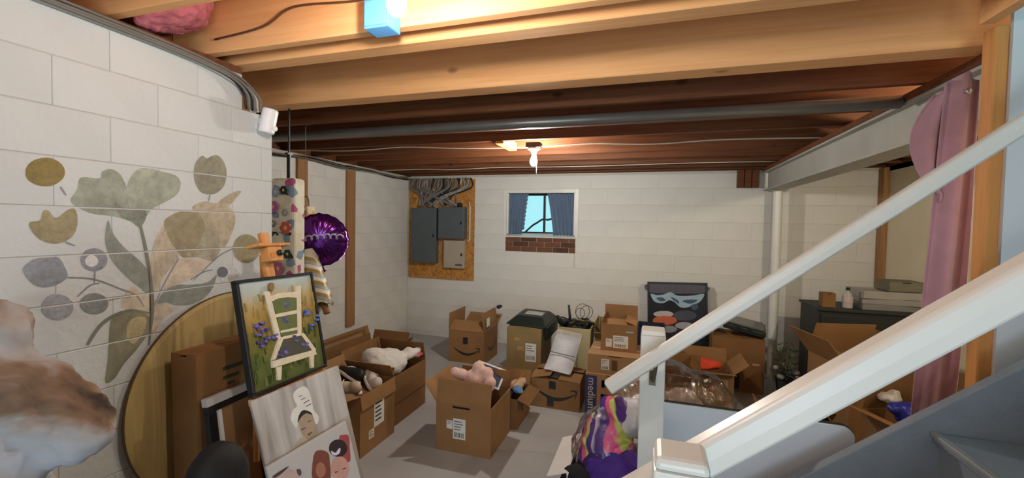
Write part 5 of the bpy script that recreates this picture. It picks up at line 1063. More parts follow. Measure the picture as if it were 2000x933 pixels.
MB().box(-.17, .17, -.15, .15, .055, .072).build('lid', mat('smoky lid', '4a4c48', .15, var=.15, spec=.8), cs, bevel=.008)
for k in (-1, 1): MB().box(.05 * k - .015, .05 * k + .015, -.18, -.169, .03, .06).build('latch', BLACK, cs)

# ------------------------------------------------------------------ boxes along the far left wall
t = carton('open_carton', 'open cardboard box of shoes with white label at the left of the floor', -2.27, -1.85, 2.47, 2.885, .43, CARD, flaps={'left': (110, .14), 'back': (60, .12), 'front': (170, .14), 'right': (262, .10)})
side_label(t, .21, -.05, .07, .15, .34); side_label(t, .21, -.11, -.05, .09, .15)
SHOE = mat('white shoe leather', 'c9bfb4', .6, var=.12, scale=25); SOLE = mat('shoe sole', 'd8d2c8', .7)
def shoe(label, loc, rot_, m_):
    t = thing('shoe', label, 'shoe', loc, rot=rot_)
    blob('upper', [((0, 0, .045), (.045, .075, .04)), ((0, .09, .03), (.04, .06, .026)), ((0, -.06, .06), (.04, .05, .05))], m_, t, voxel=.008)
    MB().lathe([(.92, 0), (1, .2), (1, .8), (.95, 1)], 20, Matrix.Translation((0, .02, 0)) @ Matrix.Diagonal((.048, .135, .022, 1))).build('sole', SOLE, t, smooth=True)
    MB().tube([(-.03, .05, .07), (.03, .06, .07)], .004, 6).tube([(-.03, .03, .082), (.03, .035, .082)], .004, 6).build('laces', PAPER, t); return t
shoe('pale shoe on its side at the rim of the shoe box', (-1.99, 2.76, .395), (R(20), R(35), R(60)), SHOE)
shoe('cream shoe pointing left in the shoe box', (-2.06, 2.60, .39), (R(10), R(-25), R(100)), mat('cream shoe', 'bba690', .6, var=.1))
shoe('black shoe lying at the back of the shoe box', (-2.16, 2.76, .42), (R(15), R(25), R(80)), mat('black shoe', '1b1a1a', .5))
fb = blob('brown_cloth', [((0, 0, 0), (.18, .18, .12)), ((.05, -.05, .06), (.12, .1, .06))], mat('brown cloth', '6b4630', .9), voxel=.014, loc=(-2.06, 2.68, .28), disp=.03, dsize=.07); tag(fb, 'brown cloth under the shoes in the shoe box', 'cloth')
t = carton('open_carton', 'open cardboard box with a white toy behind the shoe box', -2.36, -1.90, 2.93, 3.46, .40, CARD_D, flaps={'left': (100, .16), 'back': (75, .16), 'front': (60, .08)})
MB().box(.2301, .2308, -.26, .26, .165, .172).build('seam', mat('dark seam', '3d2a1a', .9), t)
wt = blob('white_soft_toy', [((0, 0, 0), (.17, .20, .12)), ((-.06, -.08, .07), (.10, .10, .08)), ((.12, .18, .05), (.07, .08, .05)), ((.15, .26, .06), (.04, .05, .035)), ((-.12, .1, .03), (.08, .1, .06))], mat('white fleece', 'cfcbc6', .95, var=.06, scale=20, bump=.4, bscale=60), voxel=.014, loc=(-2.12, 3.17, .42), disp=.035, dsize=.07); tag(wt, 'crumpled white soft toy lying in the box behind the shoes', 'soft toy')
rb = blob('pink_ribbon', [((0, 0, 0), (.05, .03, .015)), ((.03, .03, .01), (.03, .03, .014))], mat('rose ribbon', 'b05a66', .7), voxel=.007, loc=(-1.96, 3.38, .445)); tag(rb, 'small rose ribbon at the end of the white soft toy', 'ribbon')
lf = thing('flattened_carton', 'flattened brown cardboard leaning along the far left wall', 'cardboard', (-3.18, 3.9, 0), rot=(0, R(-18), 0))
for k in range(4): MB().box(.018 * k, .018 * k + .008, -.62 + .06 * k, .62 - .09 * k, 0, .37 - .03 * k).build('sheet', (CARD, CARD_D, CARD_L, CARD)[k], lf)
t = carton('open_carton', 'worn cardboard box between the leaning cardboard and the white toy', -2.86, -2.42, 3.28, 4.0, .30, CARD_D, flaps={'left': (95, .12), 'right': (120, .15), 'back': (110, .16)})
fb = blob('tan_cloth', [((0, 0, 0), (.17, .28, .10)), ((.03, -.15, .05), (.1, .1, .06))], mat('tan cloth', '9a7b58', .9), voxel=.016, loc=(-2.64, 3.62, .24), disp=.04, dsize=.08); tag(fb, 'tan cloth heaped in the worn box by the far left wall', 'cloth')

# ------------------------------------------------------------------ hidden plinth: long carton carrying easel, disc and canvases
t = carton('large_carton', 'large closed carton under the easel and round wooden top', XL + .02, -1.11, 0.86, 1.64, .44, CARD, flaps=None, tape=TAPE)
PT = .4525
# round wooden top leaning on the mural wall
rw = thing('round_tabletop', 'round golden wooden tabletop leaning on the mural wall', 'tabletop', (XL + .035, 1.435, PT), rot=(0, R(-1.2), 0))
DISC = ramp_mat('golden planks', 'noise', [(0.25, '7d6840'), (0.45, 'a48f5c'), (0.6, 'b29c66'), (0.8, '8a6a46')], 2.2, distort=.7, stretch=(1, 9, .8), rough=.55)
MD = Matrix.Translation((0, 0, .425)) @ Matrix.Rotation(R(90), 4, 'Y')
MB().lathe([(.41, -.012), (.424, -.006), (.424, .006), (.41, .012)], 64, MD).build('top', DISC, rw, smooth=False)
MB().lathe([(.4245, -.005), (.428, -.004), (.428, .004), (.4245, .005)], 64, MD).build('edge_band', mat('dark edge', '4e3d24', .6), rw)
# tall carton in front of it
t = carton('tall_carton', 'tall narrow brown carton between the round tabletop and the easel', -1.67, -1.55, 1.14, 1.49, .66, CARD_D, z=PT, flaps=None, tilt=(0, R(-1.5), R(2)))
MB().box(.0601, .0609, -.07, .03, .58, .595).box(.0601, .0609, -.07, .0, .545, .558).box(.0601, .0609, -.05, -.02, .52, .53).build('printed_mark', mat('dark green print', '2f3624', .7), t)
# black framed panel and black bag
bf = thing('picture_frame', 'small black picture frame with white mat beside the easel', 'picture frame', (-1.47, 1.265, PT), rot=(R(0), R(-8), R(4)))
mb = MB(); mb.box(-.012, .012, -.11, .13, .46, .485).box(-.012, .012, -.11, -.075, 0, .46).box(-.012, .012, .10, .13, 0, .46).box(-.012, .012, -.075, .10, 0, .03); mb.build('frame', BLACK, bf, bevel=.003)
MB().box(-.006, .004, -.075, .10, .03, .46).build('backing', CARD, bf); MB().box(.004, .0055, -.075, -.05, .03, .46).build('mat_board', PAPER, bf)
MB().box(-.013, .011, -.11, .13, .4855, .515).build('white_top_strip', mat('grey white strip', 'b9b4b0', .5), bf)
bb = blob('black_backpack', [((0, 0, .16), (.10, .12, .17)), ((-.01, .02, .34), (.08, .10, .13)), ((.05, 0, .12), (.08, .11, .11))], mat('black nylon', '0d0d0f', .7, var=.1), voxel=.014, loc=(-1.29, 1.0, PT - .015), disp=.015, dsize=.08); tag(bb, 'black backpack slumped at the bottom left of the easel', 'backpack')

# ------------------------------------------------------------------ easel with the chair painting, canvases
def rect_matrix(q): return Matrix.Translation(q[:3]) @ Euler((q[3], q[4], q[5]), 'XYZ').to_matrix().to_4x4()
MP = rect_matrix(PAINT_RECT); PW, PH = PAINT_RECT[6], PAINT_RECT[7]
EW = wood('easel pine', 'd79a5c', 'b57840', 2, knots=False)
ez = thing('easel', 'small pine artist easel standing behind the chair painting', 'easel', (-1.45, 1.43, PT))
ezp = lambda mb, nm: child_at(mb.build(nm, EW, bevel=.003, seg=1), ez)
zb = -PH / 2
ezp(MB().box(-.022, .022, .022, .044, zb - .40, PH / 2 + .19, MP), 'mast')
ezp(MB().box(-.10, .10, -.022, .047, zb - .030, zb - .008, MP), 'tray'); ezp(MB().box(-.20, .20, .0, .022, zb - .034, zb - .008, MP), 'tray_bar')
ezp(MB().box(-.082, .082, -.022, .05, PH / 2 + .125, PH / 2 + .139, MP), 'clamp_bar'); ezp(MB().box(-.036, .036, -.018, .03, PH / 2 + .062, PH / 2 + .124, MP), 'clamp_block')
child_at(MB().lathe([(.004, 0), (.012, .004), (.013, .012), (.006, .018)], 12, MP @ Matrix.Translation((.012, -.018, PH / 2 + .095)) @ Matrix.Rotation(R(90), 4, 'X')).build('knob', BLACK, smooth=True), ez)
for s_ in (-1, 1):
    ezp(MB().tube([MP @ Vector((.05 * s_, .058, PH / 2)), MP @ Vector((.17 * s_, .058, zb - .25))], .012, 6), 'leg')
ezp(MB().tube([MP @ Vector((0, .055, PH / 2 + .1)), Vector((-1.585, 1.5, PT + .012))], .012, 6), 'rear_leg')
pt = thing('chair_painting', 'black framed painting of a white chair among blue flowers on the easel', 'painting', (-1.45, 1.43, 1.0))
fw_ = .012
mb = MB(); mb.box(-PW/2, PW/2, -.012, .018, PH/2 - fw_, PH/2, MP).box(-PW/2, PW/2, -.012, .018, -PH/2, -PH/2 + fw_, MP).box(-PW/2, -PW/2 + fw_, -.012, .018, -PH/2 + fw_, PH/2 - fw_, MP).box(PW/2 - fw_, PW/2, -.012, .018, -PH/2 + fw_, PH/2 - fw_, MP)
child_at(mb.build('frame', BLACK, bevel=.002, seg=1), pt)
SKY = ramp_mat('meadow paint', 'ramp', [(0.0, '4e5a2c'), (0.28, '5f6a34'), (0.48, '857c40'), (0.66, 'a88b4c'), (0.78, 'b3a377'), (0.88, 'aebbb8'), (1.0, 'b9c6c8')], 9, axis='Z', distort=.22, loc=(0, 0, .42), stretch=(1, 1, 2.0))
cv = MB().box(-PW/2 + fw_, PW/2 - fw_, -.004, .012, -PH/2 + fw_, PH/2 - fw_).build('canvas', SKY)
cv.matrix_world = MP; cv.parent = pt; cv.matrix_parent_inverse = Matrix.Translation(pt.location).inverted()
def art(par, M, ART, depth):
    cols = []; polys = []
    for c_, k_, P in ART:
        if c_ not in cols: cols.append(c_)
        polys.append((cols.index(c_), k_, P))
    o = plate('painted_shapes', M @ Matrix.Translation((0, depth, 0)), polys, [mat('print ' + c_, c_, .7, var=.08, scale=30) for c_ in cols], par)
    o.parent = None; child_at(o, par)
art(pt, MP, PAINT_ART, -.004)

def canvas(label, q, ART, m_, extra):
    """stretched canvas; its top edge stays, its foot reaches the carton"""
    M = rect_matrix(q); w, h = q[6], q[7]
    t = thing('photo_canvas', label, 'canvas print', tuple((M @ Vector((0, 0, -h/2 - extra)))[:2]) + (PT,))
    o = MB().box(-w/2, w/2, 0, .02, -h/2 - extra, h/2).build('canvas', m_, bevel=.003); o.matrix_world = M; o.parent = t; o.matrix_parent_inverse = Matrix.Translation(t.location).inverted()
    art(t, M, ART, 0); return t
PLK = ramp_mat('weathered plank print', 'noise', [(0.3, '857f7a'), (0.5, 'b0aba6'), (0.7, 'c6c4c0')], 2.5, distort=.4, stretch=(9, 1, .7))
clamp = lambda ART, w, h: [(c_, k_, [(max(-w/2 + .004, min(w/2 - .004, a)), min(h/2 - .004, b)) for a, b in P]) for c_, k_, P in ART]
canvas('grey canvas print of a figure in a white head wrap below the painting', C1_RECT, clamp(C1_ART, C1_RECT[6], C1_RECT[7]), PLK, .12)
canvas('pale canvas print of children with dark and red hair, lowest at the easel', C2_RECT, clamp(C2_ART, C2_RECT[6], C2_RECT[7]), mat('pale photo print', 'bab6b4', .7, var=.06), .0)

# ------------------------------------------------------------------ gift wrap hanging by the wall end, balloon
FLOR = ramp_mat('floral print', 'voronoi', [(0.0, 'd6d2bf'), (0.42, 'd9d5c4'), (0.50, 'b05c84'), (0.56, '8296a8'), (0.62, 'cfc9b4'), (0.80, '3c4038'), (0.84, 'd9d5c4'), (0.93, 'b8655a')], 22, rough=.7)
gw = thing('hanging_organizer', 'floral fabric gift wrap organizer hanging beside the mural wall', 'organizer', (-2.12, 2.12, 1.0))
child_at(MB().box(-2.205, -2.03, 2.07, 2.17, .95, 1.875).build('pouch', FLOR, bevel=.02, seg=3), gw)
child_at(MB().box(-2.19, -2.045, 2.06, 2.066, 1.55, 1.60).build('hem', mat('cream hem', 'c9c2a8', .8), bevel=.002), gw)
child_at(MB().box(-2.125, -2.10, 2.115, 2.125, 1.875, 2.02).box(-2.125, -2.10, 2.10, 2.14, 2.02, 2.03).build('strap', BLACK), gw)
child_at(MB().tube([(-2.112, 2.12, 2.03), (-2.112, 2.12, 2.30)], .006, 6).build('hook', CK), gw)
def petal_flower(cx, cz, y, r_, col, par):
    mb = MB()
    for k in range(6):
        a = k * math.pi / 3; mb.ell((cx + r_ * .55 * math.cos(a), y, cz + r_ * .55 * math.sin(a)), (r_ * .5, .002, r_ * .42), 7)
    mb.ell((cx, y - .001, cz), (r_ * .3, .003, r_ * .3), 7, m=1)
    child_at(mb.build('printed_flower', [mat('bloom ' + col, col, .8), mat('bloom heart', 'd9b25a', .8)], smooth=True), par)
for cx, cz, r_, c_ in ((-2.17, 1.70, .04, 'b060a0'), (-2.09, 1.80, .028, '2a2c34'), (-2.15, 1.79, .03, '8a9cb8'), (-2.075, 1.575, .042, 'c05a50'), (-2.17, 1.60, .022, '77709c'), (-2.13, 1.33, .045, 'b0608a'), (-2.06, 1.42, .03, '34403a'), (-2.16, 1.45, .025, '8aa0b4'), (-2.08, 1.67, .022, '98a0a8')): petal_flower(cx, cz, 2.056, r_, c_, gw)
g2 = thing('gift_bag', 'narrow brown floral gift bag behind the balloon', 'gift bag', (-2.10, 2.42, 1.2))
child_at(MB().box(-2.30, -2.20, 2.36, 2.44, 1.05, 1.72).build('bag_body', ramp_mat('brown floral', 'voronoi', [(0, 'c9b894'), (.4, 'b89c70'), (.6, 'd0c4a4'), (.75, '8d5a3a'), (.9, 'cfc2a0')], 26), bevel=.012), g2)
child_at(MB().tube(smooth_path([(-2.28, 2.40, 1.72), (-2.27, 2.40, 1.78), (-2.23, 2.40, 1.78), (-2.22, 2.40, 1.72)]), .004, 6).build('handle', CG), g2)
child_at(MB().tube([(-2.25, 2.40, 1.775), (-2.25, 2.40, 2.26), (-2.25, 2.48, 2.30)], .002, 5).build('hanging_string', CG), g2)
gc = thing('wrapping_paper_roll', 'gold and white chevron wrapping paper roll leaning behind the painting', 'wrapping paper', (-2.03, 2.24, 1.2))
cmb = MB(); A_ = Vector((-2.10, 2.26, 1.40)); B_ = Vector((-1.93, 2.22, 1.09)); ax = (B_ - A_); L_ = ax.length; ax.normalize()
s1 = ax.cross(Vector((0, 1, 0))).normalized(); s2 = ax.cross(s1).normalized(); nseg, nrow, r_ = 24, 26, .058
V = []; F = []; MI = []
for j in range(nrow + 1):
    for i in range(nseg):
        an = 2 * math.pi * i / nseg; zz = abs((i % 12) - 6) / 6 * .055
        V.append(A_ + ax * (L_ * j / nrow + (zz if 0 < j < nrow else 0) - .02) + r_ * (math.cos(an) * s1 + math.sin(an) * s2))
for j in range(nrow):
    for i in range(nseg): cmb.add([], []); F.append((j*nseg+i, j*nseg+(i+1) % nseg, (j+1)*nseg+(i+1) % nseg, (j+1)*nseg+i)); MI.append((j // 2) % 3)
cmb.v = [tuple(q) for q in V]; cmb.f = F; cmb.mi = MI
child_at(cmb.build('chevron_paper', [mat('chevron cream', 'd8d2c0', .5), mat('chevron gold', '9c7f48', .4), mat('chevron grey', '9aa096', .5)], smooth=True), gc)
child_at(MB().tube([A_ - ax * .012, A_ + ax * (L_ + .05)], .02, 12).build('core_tube', CARD), gc)
# foil balloon
bl = thing('foil_balloon', 'round purple foil balloon with silver script above the painting', 'balloon', (-2.055, 2.34, 1.32), rot=(R(4), R(-3), R(34)))
PUR = mat('purple foil', '5a2270', .16, metal=.75, var=.12, scale=6, bump=.35, bscale=16)
n, k = 64, 14; V = []; F = []; RB = .178
for side in (-1, 1):
    for j in range(k + 1):
        rr = j / k
        for i in range(n):
            a = 2 * math.pi * i / n
            ro = RB * rr * (1 - .035 * abs(math.sin(a * 10)) * rr ** 3)
            y = side * (.062 * math.sqrt(max(0, 1 - rr ** 2.2)) * (1 + .10 * math.cos(a * 20) * rr ** 2))
            V.append((ro * math.cos(a), y, ro * math.sin(a) + RB))
o2 = (k + 1) * n
for s_ in (0, o2):
    for j in range(k):
        for i in range(n): F.append((s_+j*n+i, s_+j*n+(i+1) % n, s_+(j+1)*n+(i+1) % n, s_+(j+1)*n+i))
for i in range(n): F.append((k*n+i, k*n+(i+1) % n, o2+k*n+(i+1) % n, o2+k*n+i))
MB().add(V, F).build('foil', PUR, bl, smooth=True)
SIL = mat('silver foil print', 'b9b4c4', .3, metal=.4, var=.06)
P = []
for i in range(60):
    u = i / 59; x = -.135 + .27 * u; P.append((x + .010 * math.sin(u * 46), -.062 * math.sqrt(max(0.05, 1 - (abs(x) / RB) ** 2.2)) - .004, RB + .005 + .055 * u * (1 - u) * 1.2 + .012 * u + .016 * math.cos(u * 46)))
MB().tube(P, .0062, 6).build('silver_script', SIL, bl, smooth=True)
MB().tube([(0, 0, .004), (.004, 0, -.02), (.012, 0, -.035)], [.006, .010, .016], 8).build('neck', PUR, bl, smooth=True)
MB().tube(smooth_path([(.01, 0, -.03), (.0, -.01, -.12), (.03, 0, -.18), (.02, .03, -.26)]), .0015, 5).build('ribbon', mat('lilac ribbon', 'b48ab8', .4), bl)

# ------------------------------------------------------------------ framed poster against the back wall
q = list(POSTER_RECT); top = q[7] / 2; ex = .155
M = rect_matrix(q); w = q[6]; pf = thing('framed_poster', 'black framed poster of orange and grey pillows against the back wall', 'poster', (q[0], q[1], 0))
zb_ = -q[7] / 2 - ex
child_at(MB().box(-w/2, -w/2 + .02, -.012, .015, zb_, top, M).box(w/2 - .02, w/2, -.012, .015, zb_, top, M).box(-w/2 + .02, w/2 - .02, -.012, .015, top - .02, top, M).box(-w/2 + .02, w/2 - .02, -.012, .015, zb_, zb_ + .02, M).build('frame', BLACK), pf)
o = MB().box(-w/2 + .02, w/2 - .02, -.002, .012, zb_ + .02, top - .02, M).build('print', ramp_mat('dusk print', 'noise', [(.3, '1f2127'), (.6, '2d2e36'), (.8, '3a3942')], 3)); child_at(o, pf)
art(pf, M, POSTER_ART, -.002)

# ------------------------------------------------------------------ right-hand pile
DRS = thing('dresser', 'black low dresser behind the cardboard pile at the right', 'dresser', (1.86, 4.78, 0))
BLK = mat('black stained wood', '1f2422', .55, var=.15)
MB().box(-.41, .41, -.24, .24, .04, .90).build('carcass', BLK, DRS, bevel=.004); MB().box(-.425, .425, -.26, .25, .90, .925).build('top', BLK, DRS, bevel=.004)
for k in range(3):
    d_ = MB().box(-.39, .39, -.256, -.241, .07 + .27 * k, .325 + .27 * k).build('drawer', BLK, DRS, bevel=.004)
    MB().tube([(-.06, -.256, .2 + .27 * k), (-.06, -.275, .2 + .27 * k), (.06, -.275, .2 + .27 * k), (.06, -.256, .2 + .27 * k)], .006, 6).build('handle', STEEL, d_)
for sx in (-.36, .36): MB().box(sx - .02, sx + .02, -.2, .2, 0, .04).build('foot', BLK, DRS)
tz = .9255
t = carton('small_carton', 'small brown box at the left end of the black dresser', 1.50, 1.60, 4.60, 4.70, .115, CARD_D, z=tz, flaps=None)
bo = thing('water_bottle', 'clear plastic bottle with dark cap on the black dresser', 'bottle', (1.70, 4.63, tz))
CLR = mat('clear plastic', 'd8d4d2', .12, var=.05, trans=.55, spec=.6)
MB().lathe([(.036, 0), (.04, .01), (.04, .05), (.037, .06), (.04, .07), (.04, .11), (.03, .135), (.015, .15), (.014, .16)], 18).build('bottle_body', CLR, bo, smooth=True); MB().lathe([(.017, .16), (.017, .182), (.014, .185)], 14).build('cap', BLACK, bo)
MB().lathe([(.0405, .055), (.041, .06), (.041, .095), (.0405, .10)], 18).build('wrap_label', mat('pinkish label', 'b8a4a2', .6), bo)
for k, (x0, x1, z0, z1, lab, c_) in enumerate(((1.80, 2.24, 0, .05, 'lowest grey plastic tray stacked on the black dresser', '7a7773'), (1.82, 2.24, .051, .10, 'middle grey plastic tray stacked on the black dresser', '8a8682'), (1.80, 2.25, .101, .165, 'topmost pale grey tray stacked on the black dresser', '97938e'))):
    m_ = mat('tray plastic %d' % k, c_, .35, var=.08, spec=.5); t = thing('document_tray', lab, 'tray', ((x0 + x1) / 2, 4.77, tz + z0), rz=R((2, -4, 3)[k]))
    a, b, h = (x1 - x0) / 2, .16, z1 - z0
    MB().box(-a, a, -b, b, 0, .006).box(-a, a, -b, -b + .006, .006, h).box(-a, a, b - .006, b, .006, h).box(-a, -a + .006, -b + .006, b - .006, .006, h).box(a - .006, a, -b + .006, b - .006, .006, h).build('tray_body', m_, t)
    MB().box(-a + .01, a - .01, -b + .01, b - .01, .007, h * .8).build('paper_stack', mat('grey paper', '9c9890', .8, var=.1, stretch=(1, 1, 30)), t)
gb = carton('grey_carton', 'olive grey carton on top of the plastic trays', 2.02, 2.27, 4.66, 4.9, .075, mat('olive grey card', '6e6a58', .8), z=tz + .166, flaps=None)
# big tilted cartons
t = carton('open_carton', 'open brown carton with splayed flaps in front of the black dresser', 1.33, 1.80, 3.75, 4.25, .62, CARD, rz=14, flaps={'left': (128, .26), 'back': (70, .26), 'front': (150, .24), 'right': (95, .2)})
t = carton('open_carton', 'brown carton with one tall flap leaning right, beside the pink curtain', 1.36, 1.80, 2.95, 3.36, .50, CARD_D, rz=24, flaps={'right': (84, .30), 'back': (76, .28), 'left': (160, .2), 'front': (200, .2)})
t = carton('crushed_carton', 'crushed low brown carton with dark inside below the near handrail', 0.86, 1.24, 3.22, 3.64, .24, CARD_D, rz=-6, flaps={'left': (130, .18), 'back': (40, .2), 'right': (60, .18), 'front': (120, .16)})
fb = blob('dark_bag', [((0, 0, 0), (.16, .18, .09)), ((.05, .05, .05), (.08, .09, .05))], mat('black bag film', '1a1714', .3, var=.1), voxel=.014, loc=(1.05, 3.43, .15), disp=.05, dsize=.06); tag(fb, 'crumpled dark bag inside the crushed low carton', 'bag')
bb = blob('blue_bag', [((0, 0, 0), (.09, .08, .08)), ((.06, -.03, -.04), (.06, .05, .06)), ((-.06, .02, .03), (.06, .05, .04))], mat('royal blue film', '23287a', .35, var=.15), voxel=.010, loc=(1.50, 3.12, .54), disp=.05, dsize=.05); tag(bb, 'shiny royal blue plastic bag in the leaning carton', 'bag')
cb_ = blob('clear_film', [((0, 0, 0), (.06, .05, .03)), ((.03, .03, .02), (.03, .03, .03))], CLR, voxel=.009, loc=(1.42, 3.22, .60), disp=.04, dsize=.04); tag(cb_, 'scrap of clear film behind the royal blue bag', 'plastic film')
# artificial plant
pl = thing('flower_pot', 'small plant with white flowers standing by the white column', 'plant', (1.29, 4.86, 0))
MB().lathe([(.06, 0), (.08, .15), (.085, .16), (.075, .16), (.07, .14)], 18).build('pot', mat('dark pot', '3a3c3e', .6), pl, smooth=False)
mb = MB(); mf = MB()
for k in range(70):
    a = random.uniform(0, 6.28); h = random.uniform(.15, .52); r_ = random.uniform(.02, .13) * (.5 + h)
    c = Vector((r_ * math.cos(a), r_ * math.sin(a), h)); Mx = Euler((random.uniform(-1, 1), random.uniform(-1, 1), a)).to_matrix().to_4x4()
    mb.add([Matrix.Translation(c) @ Mx @ Vector(q) for q in ((-.035, 0, 0), (0, -.014, .006), (.035, 0, 0), (0, .014, .006))], ((0, 1, 2), (0, 2, 3)))
for k in range(9):
    a = random.uniform(0, 6.28); h = random.uniform(.16, .34); MB().ell((.11 * math.cos(a), .11 * math.sin(a), h), (.026, .026, .022), 7).build('white_bloom', mat('white bloom', 'a9aaa6', .9), pl, smooth=True)
lf_ = mb.build('leaves', mat('dusty green leaf', '59623f', .8, var=.2, scale=20), pl); lf_['kind'] = 'stuff'
for k in range(5): MB().tube([(0, 0, .12), (.05 * math.cos(k * 1.3), .05 * math.sin(k * 1.3), .45)], .003, 5).build('stem', mat('green stem', '4a5636', .8), pl)

# ------------------------------------------------------------------ pink curtain by the stud
PCL = mat('dusty pink cloth', 'a87f88', .95, var=.06, scale=18, bump=.2, bscale=90, sheen=.3)
pc = thing('pink_curtain', 'dusty pink cloth hung from a nail beside the wooden stud', 'curtain', (1.05, 2.02, .4))
n, k = 40, 30; V = []; F = []
for j in range(k + 1):
    v = j / k; z = 2.20 - v * 1.85
    for i in range(n + 1):
        u = i / n; x = (1.012 - .055 * v) + (.105 - .012 * v + .02 * math.sin(3 * v)) * u; y = 2.02 + .018 * math.sin(u * 9 + 2 * v) + .02 * v
        V.append((x, y, z - .03 * (1 - v) * abs(u - .55) * 2))
for j in range(k):
    for i in range(n): F.append((j*(n+1)+i, j*(n+1)+i+1, (j+1)*(n+1)+i+1, (j+1)*(n+1)+i))
o = MB().add(V, F).build('drape', PCL, smooth=True); s_ = o.modifiers.new('thick', 'SOLIDIFY'); s_.thickness = .004; child_at(o, pc)
V = []; F = []
for j in range(16):
    v = j / 15; z = 2.15 - v * .40
    for i in range(17):
        u = i / 16; wd_ = .10 * math.sin(math.pi * min(1, .12 + v * .95)) ** .8
        V.append((1.032 - wd_ * (1 - u) - .012 * v, 2.035 + .012 * math.sin(u * 7 + v * 3), z - .02 * (1 - u)))
for j in range(15):
    for i in range(16): F.append((j*17+i, j*17+i+1, (j+1)*17+i+1, (j+1)*17+i))
o = MB().add(V, F).build('side_fold', PCL, smooth=True); s_ = o.modifiers.new('thick', 'SOLIDIFY'); s_.thickness = .004; child_at(o, pc)
child_at(MB().tube([(1.063, 2.035, 2.12), (1.063, 1.985, 2.125)], .003, 8).ell((1.063, 1.982, 2.125), (.011, .006, .011), 8).build('nail', mat('nail metal', 'c9c4c0', .25, metal=.9, var=0)), pc)

# ------------------------------------------------------------------ white board behind the stairs, clear bag of clothes
wbd = thing('white_tabletop', 'white board with rounded corners standing behind the stairs', 'board', (.36, 1.85, 0), rot=(R(2.5), 0, 0))
P = []; x0, x1, z1, rr = -.34, .345, .925, .04
P += [(x0, 0), (x1, 0)]
for k in range(7): a = k / 6 * math.pi / 2; P.append((x1 - rr + rr * math.cos(a), z1 - rr + rr * math.sin(a)))
for k in range(7): a = math.pi / 2 + k / 6 * math.pi / 2; P.append((x0 + rr + rr * math.cos(a), z1 - rr + rr * math.sin(a)))
MB().prism(P, 0, .012, Matrix.Identity(4)).build('white_face', mat('white laminate', 'c8ccd2', .4, var=.02), wbd)
MB().prism([(a * 1.004, b * 1.004) for a, b in P], .0121, .024, Matrix.Identity(4)).build('black_back', BLACK, wbd)
# white box holding the bag
WB = mat('white card', 'd6d4d0', .6, var=.03)
t = carton('white_carton', 'white cardboard box with black edges holding the clear bag', -.345, -.02, 1.98, 2.38, .47, WB, flaps={'left': (200, .10), 'front': (235, .08)})
CLOTH = ramp_mat('striped fleece', 'wave', [(0.0, '4b2a78'), (0.22, '4f2d7c'), (0.26, 'd25a86'), (0.48, 'd8608a'), (0.52, 'b9c05a'), (0.62, 'c4c86a'), (0.66, '4b2a78'), (0.82, '54307e'), (0.86, 'cfc9d4'), (1.0, '4b2a78')], 2.0, axis='X', distort=9, rough=.9, rot=(.2, .5, .3))
cg = blob('striped_blanket', [((.01, -.06, 0), (.145, .14, .20)), ((.02, -.07, .15), (.125, .13, .13)), ((.07, -.02, .25), (.10, .11, .10)), ((-.01, -.08, -.02), (.12, .10, .16))], CLOTH, voxel=.012, loc=(-.20, 2.24, .42), disp=.06, dsize=.09); tag(cg, 'pink purple and lime striped fleece inside the clear bag', 'blanket')
cg = blob('purple_fleece', [((0, 0, 0), (.12, .12, .10)), ((.08, .02, .02), (.08, .1, .08))], mat('purple fleece', '43287e', .95, var=.15, scale=30, bump=.6, bscale=80), voxel=.011, loc=(-.16, 2.06, .47), disp=.04, dsize=.05); tag(cg, 'deep purple fleece at the bottom of the clear bag', 'cloth')
cg = blob('white_cloth', [((0, 0, 0), (.10, .10, .09)), ((.06, .06, .04), (.09, .09, .06))], mat('white satin', 'cfcdd2', .5, var=.05), voxel=.012, loc=(-.06, 2.20, .68), disp=.05, dsize=.08); tag(cg, 'crumpled white cloth at the top of the striped fleece', 'cloth')
cg = blob('black_cloth', [((0, 0, 0), (.10, .09, .05)), ((-.03, .02, -.06), (.09, .09, .08))], mat('black fleece', '15151a', .95), voxel=.011, loc=(-.27, 2.02, .44), disp=.02, dsize=.05); tag(cg, 'black cloth at the lower left of the clear bag', 'cloth')
FILM = bpy.data.materials.new('clear film'); FILM.use_nodes = True; nt = FILM.node_tree; nt.nodes.clear()
out = nt.nodes.new('ShaderNodeOutputMaterial'); mx = nt.nodes.new('ShaderNodeMixShader'); tr_ = nt.nodes.new('ShaderNodeBsdfTransparent'); gl = nt.nodes.new('ShaderNodeBsdfGlossy'); fr_ = nt.nodes.new('ShaderNodeFresnel'); nz = nt.nodes.new('ShaderNodeTexNoise'); bp = nt.nodes.new('ShaderNodeBump'); tc = nt.nodes.new('ShaderNodeTexCoord'); ad = nt.nodes.new('ShaderNodeMath')
nt.links.new(tc.outputs['Object'], nz.inputs['Vector']); nz.inputs['Scale'].default_value = 30; nz.inputs['Detail'].default_value = 3; nz.inputs['Distortion'].default_value = 1.5
bp.inputs['Strength'].default_value = 1.0; bp.inputs['Distance'].default_value = .007; nt.links.new(nz.outputs['Fac'], bp.inputs['Height']); nt.links.new(bp.outputs[0], gl.inputs['Normal']); nt.links.new(bp.outputs[0], fr_.inputs['Normal'])
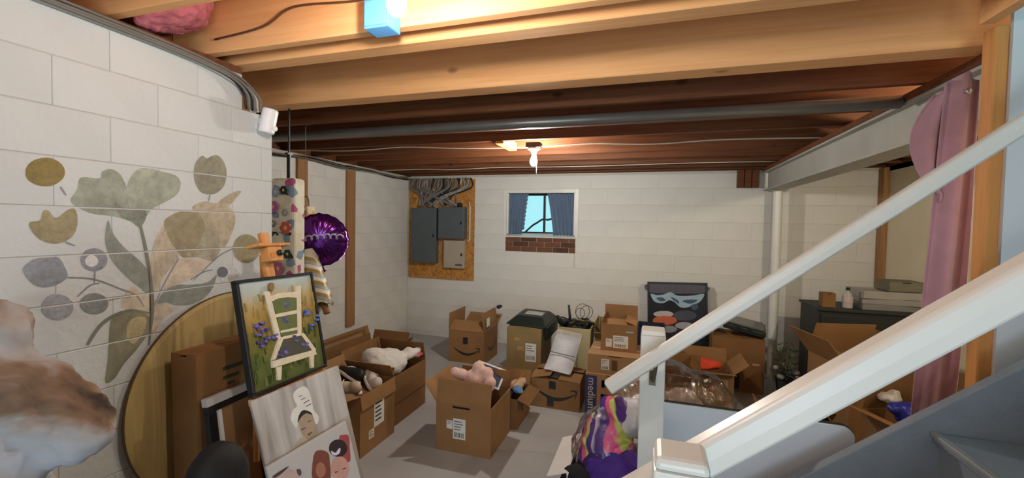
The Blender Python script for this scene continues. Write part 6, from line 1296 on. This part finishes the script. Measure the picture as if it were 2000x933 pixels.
fr_.inputs[0].default_value = 1.16; ad.operation = 'ADD'; ad.inputs[1].default_value = .05; nt.links.new(fr_.outputs[0], ad.inputs[0]); gl.inputs['Roughness'].default_value = .12; gl.inputs['Color'].default_value = (.95, .95, .97, 1); tr_.inputs['Color'].default_value = (.97, .97, .97, 1)
nt.links.new(ad.outputs[0], mx.inputs[0]); nt.links.new(tr_.outputs[0], mx.inputs[1]); nt.links.new(gl.outputs[0], mx.inputs[2]); nt.links.new(mx.outputs[0], out.inputs[0])
cg = blob('clear_plastic_bag', [((-.18, 2.20, .46), (.17, .20, .27)), ((-.03, 2.30, .70), (.15, .22, .19)), ((.10, 2.62, .66), (.24, .26, .20)), ((.28, 2.66, .60), (.20, .22, .20))], FILM, voxel=.013, disp=.06, dsize=.12); tag(cg, 'large clear plastic bag of clothes behind the newel post', 'plastic bag')
cg = blob('grey_cloth', [((0, 0, 0), (.16, .14, .12)), ((.1, .05, .02), (.12, .12, .12))], mat('taupe cloth', '7a685c', .9, var=.15), voxel=.014, loc=(.10, 2.60, .56), disp=.05, dsize=.09); tag(cg, 'taupe cloth seen through the right part of the clear bag', 'cloth')
t = carton('open_carton', 'brown carton underneath the right end of the clear bag', -.0, .50, 2.56, 2.96, .40, CARD_D, flaps={'right': (190, .15), 'back': (100, .14)})

# ------------------------------------------------------------------ plush throw at the lower left edge
THR = ramp_mat('tan white plush', 'noise', [(.30, '3a322c'), (.42, '7d6552'), (.50, '9d9894'), (.60, 'a3a8b0'), (.70, '8a7058'), (.8, '4a3c32')], 3.2, distort=.8, rough=.95, stretch=(1, 1, 1.6))
th = blob('plush_throw', [((-1.46, .56, 1.32), (.13, .10, .115), (0, .3, 0)), ((-1.38, .58, 1.22), (.13, .10, .10)), ((-1.26, .62, 1.155), (.115, .08, .075), (0, .25, 0)), ((-1.40, .55, 1.08), (.17, .12, .10)), ((-1.42, .55, .80), (.18, .13, .28)), ((-1.42, .55, .45), (.20, .14, .30)), ((-1.42, .55, .16), (.23, .17, .16))], THR, voxel=.012, disp=.07, dsize=.09); tag(th, 'rumpled tan and white plush throw at the lower left edge', 'throw')
